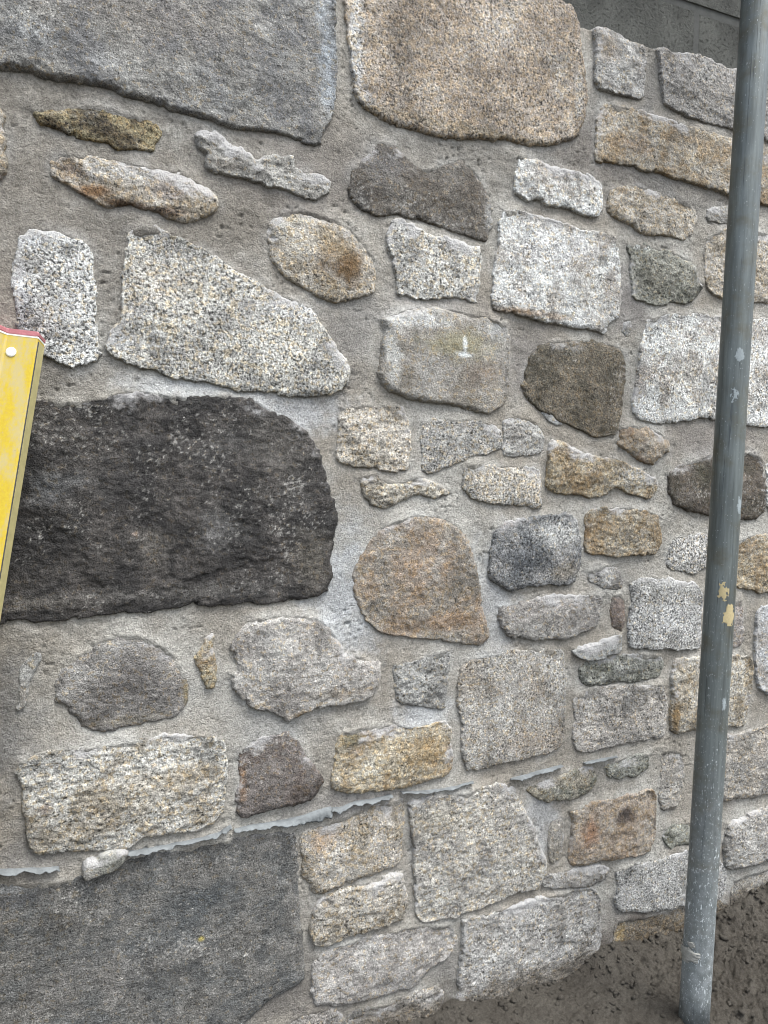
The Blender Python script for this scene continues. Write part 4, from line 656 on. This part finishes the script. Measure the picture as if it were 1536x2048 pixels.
patch('paint_patch', 0.862, FACE + 1.054, 0.0152, 0.279, 0.0003, M_whitep, 33, 0.60)
patch('paint_patch', 0.533, FACE + 0.729, 0.0118, 0.187, 0.0003, M_whitep, 38, 0.60)

# ------------------------------------------------------------------ spirit level
M_yel = mat_yellow()
M_red = mat_plain('red_plastic', (168, 104, 108), .55, .4, 0., .2, 120.)
M_pale = mat_plain('bare_aluminium', (186, 174, 124), .5, .4, .1, .15, 90.)
M_white = mat_plain('white_plastic', (222, 220, 210), .5, .4, 0., .08, 300.)
M_seam = mat_plain('dark_seam', (70, 70, 74), .7, .3)
A0, B0 = Vector((-0.0201, -0.055, 1.0896)), Vector((-0.1983, -0.2402, 0.01))         # right-hand front edge: top end, bottom end
ax = (A0 - B0).normalized(); ln = (A0 - B0).length
level = empty('spirit_level')
xh = Vector((1, -.30, 0)); xh = (xh - ax * xh.dot(ax)).normalized(); yh = ax.cross(xh).normalized()
from mathutils import Matrix
mw = Matrix((xh, yh, ax)).transposed().to_4x4(); mw.translation = B0
level.matrix_world = mw
tag(level, 'worn yellow spirit level with red end cap leaning against the wall', 'spirit level')
# section in (x, y): x runs left from the front right edge, y is depth away from the camera (positive = back)
SEC = [(0, .0015), (-.0015, 0), (-.036, 0), (-.0385, -.0014), (-.045, -.0115), (-.048, -.013), (-.067, -.013), (-.070, -.0115), (-.0765, -.0014), (-.079, 0), (-.1135, 0), (-.115, .0015), (-.115, .0235), (-.1135, .025), (-.0015, .025), (0, .0235)]
def prism(name, sec, z0, z1, mat, parent, grow=0., bev=0.):
    c = np.mean(sec, 0); S_ = np.array(sec)
    if grow: S_ = S_ + np.sign(S_ - c) * grow
    zs = [z0, z0 + bev, z1 - bev, z1] if bev else [z0, z1]
    co = []
    for i, z in enumerate(zs):
        k = 1.0 if not bev or 0 < i < 3 else .97
        for x, y in (c + (S_ - c) * k): co.append((x, y, z))
    n = len(S_); qs = []
    for a in range(len(zs) - 1):
        for b in range(n):
            d = (b + 1) % n; qs.append((a * n + b, (a + 1) * n + b, (a + 1) * n + d, a * n + d))
    me = bpy.data.meshes.new(name)
    me.from_pydata(co, [], qs + [tuple(range(n)), tuple(range((len(zs) - 1) * n, len(zs) * n))[::-1]])
    me.validate(); me.materials.append(mat)
    o = bpy.data.objects.new(name, me); C.objects.link(o); o.parent = parent
    import bmesh
    bm = bmesh.new(); bm.from_mesh(me); bmesh.ops.recalc_face_normals(bm, faces=bm.faces); bm.to_mesh(me); bm.free()
    return o
prism('body', SEC, .008, ln - .0065, M_yel, level)
prism('end_cap', SEC, ln - .0065, ln, M_red, level, .0006, .0015)
prism('end_cap', SEC, 0, .008, M_red, level, .0006, .0015)
prism('cap_seal', SEC, ln - .0085, ln - .0063, M_white, level, .0003)
prism('edge_strip', [(.0, .004), (.0012, .004), (.0012, .0225), (.0, .0225)], .012, ln - .012, M_pale, level)
prism('seam', [(.0, .0017), (.0009, .0017), (.0009, .0036), (.0, .0036)], .012, ln - .012, M_seam, level)
def button(x, z, r, mat):
    import bmesh
    bm = bmesh.new(); n = 20; rings = [(r, .0002), (r, -.0010), (r * .8, -.0016), (r * .3, -.0018)]
    vs_ = [[bm.verts.new((x + rr * math.cos(t * 2 * math.pi / n), y, z + rr * math.sin(t * 2 * math.pi / n))) for t in range(n)] for rr, y in rings]
    for a, b in zip(vs_, vs_[1:]):
        for t in range(n): bm.faces.new((a[t], a[(t + 1) % n], b[(t + 1) % n], b[t]))
    bm.faces.new(vs_[-1]); bmesh.ops.recalc_face_normals(bm, faces=bm.faces)
    me = bpy.data.meshes.new('cap_rivet'); bm.to_mesh(me); bm.free(); me.materials.append(mat)
    o = bpy.data.objects.new('cap_rivet', me); C.objects.link(o); o.parent = level
button(-.0285, ln - .030, .0062, M_white); button(-.0285, .030, .0062, M_white)

# ------------------------------------------------------------------ crumbs of soil and mortar on the ground
rnd = np.random.default_rng(4); NCR = 3600
ico = [(0, 0, 1), (.89, 0, .45), (.28, .85, .45), (-.72, .53, .45), (-.72, -.53, .45), (.28, -.85, .45), (.72, .53, -.45), (-.28, .85, -.45), (-.89, 0, -.45), (-.28, -.85, -.45), (.72, -.53, -.45), (0, 0, -1)]
tri = [(0, 1, 2), (0, 2, 3), (0, 3, 4), (0, 4, 5), (0, 5, 1), (1, 6, 2), (2, 7, 3), (3, 8, 4), (4, 9, 5), (5, 10, 1), (6, 7, 2), (7, 8, 3), (8, 9, 4), (9, 10, 5), (10, 6, 1), (11, 7, 6), (11, 8, 7), (11, 9, 8), (11, 10, 9), (11, 6, 10)]
ico = np.array(ico); tri = np.array(tri)
cx = rnd.uniform(.45, 1.7, NCR); cy = -.006 - .5 * rnd.random(NCR) ** 1.6; sz = .0009 + .0052 * rnd.random(NCR) ** 4
cz = ground_z(cx, cy)
co = ico[None] * sz[:, None, None] * np.clip(1 + .4 * rnd.standard_normal((NCR, 12, 1)), .3, 2) * np.array([1, 1, .75])
co = co + np.stack([cx, cy, cz + sz * .25], 1)[:, None]
fa = (tri[None] + (np.arange(NCR) * 12)[:, None, None]).reshape(-1, 3)
o = mesh_quads('soil_crumbs', co.reshape(-1, 3), fa, M_soil, None, smooth=False)
o['kind'] = 'stuff'; tag(o, 'loose brown crumbs of soil scattered at the foot of the wall', 'soil')
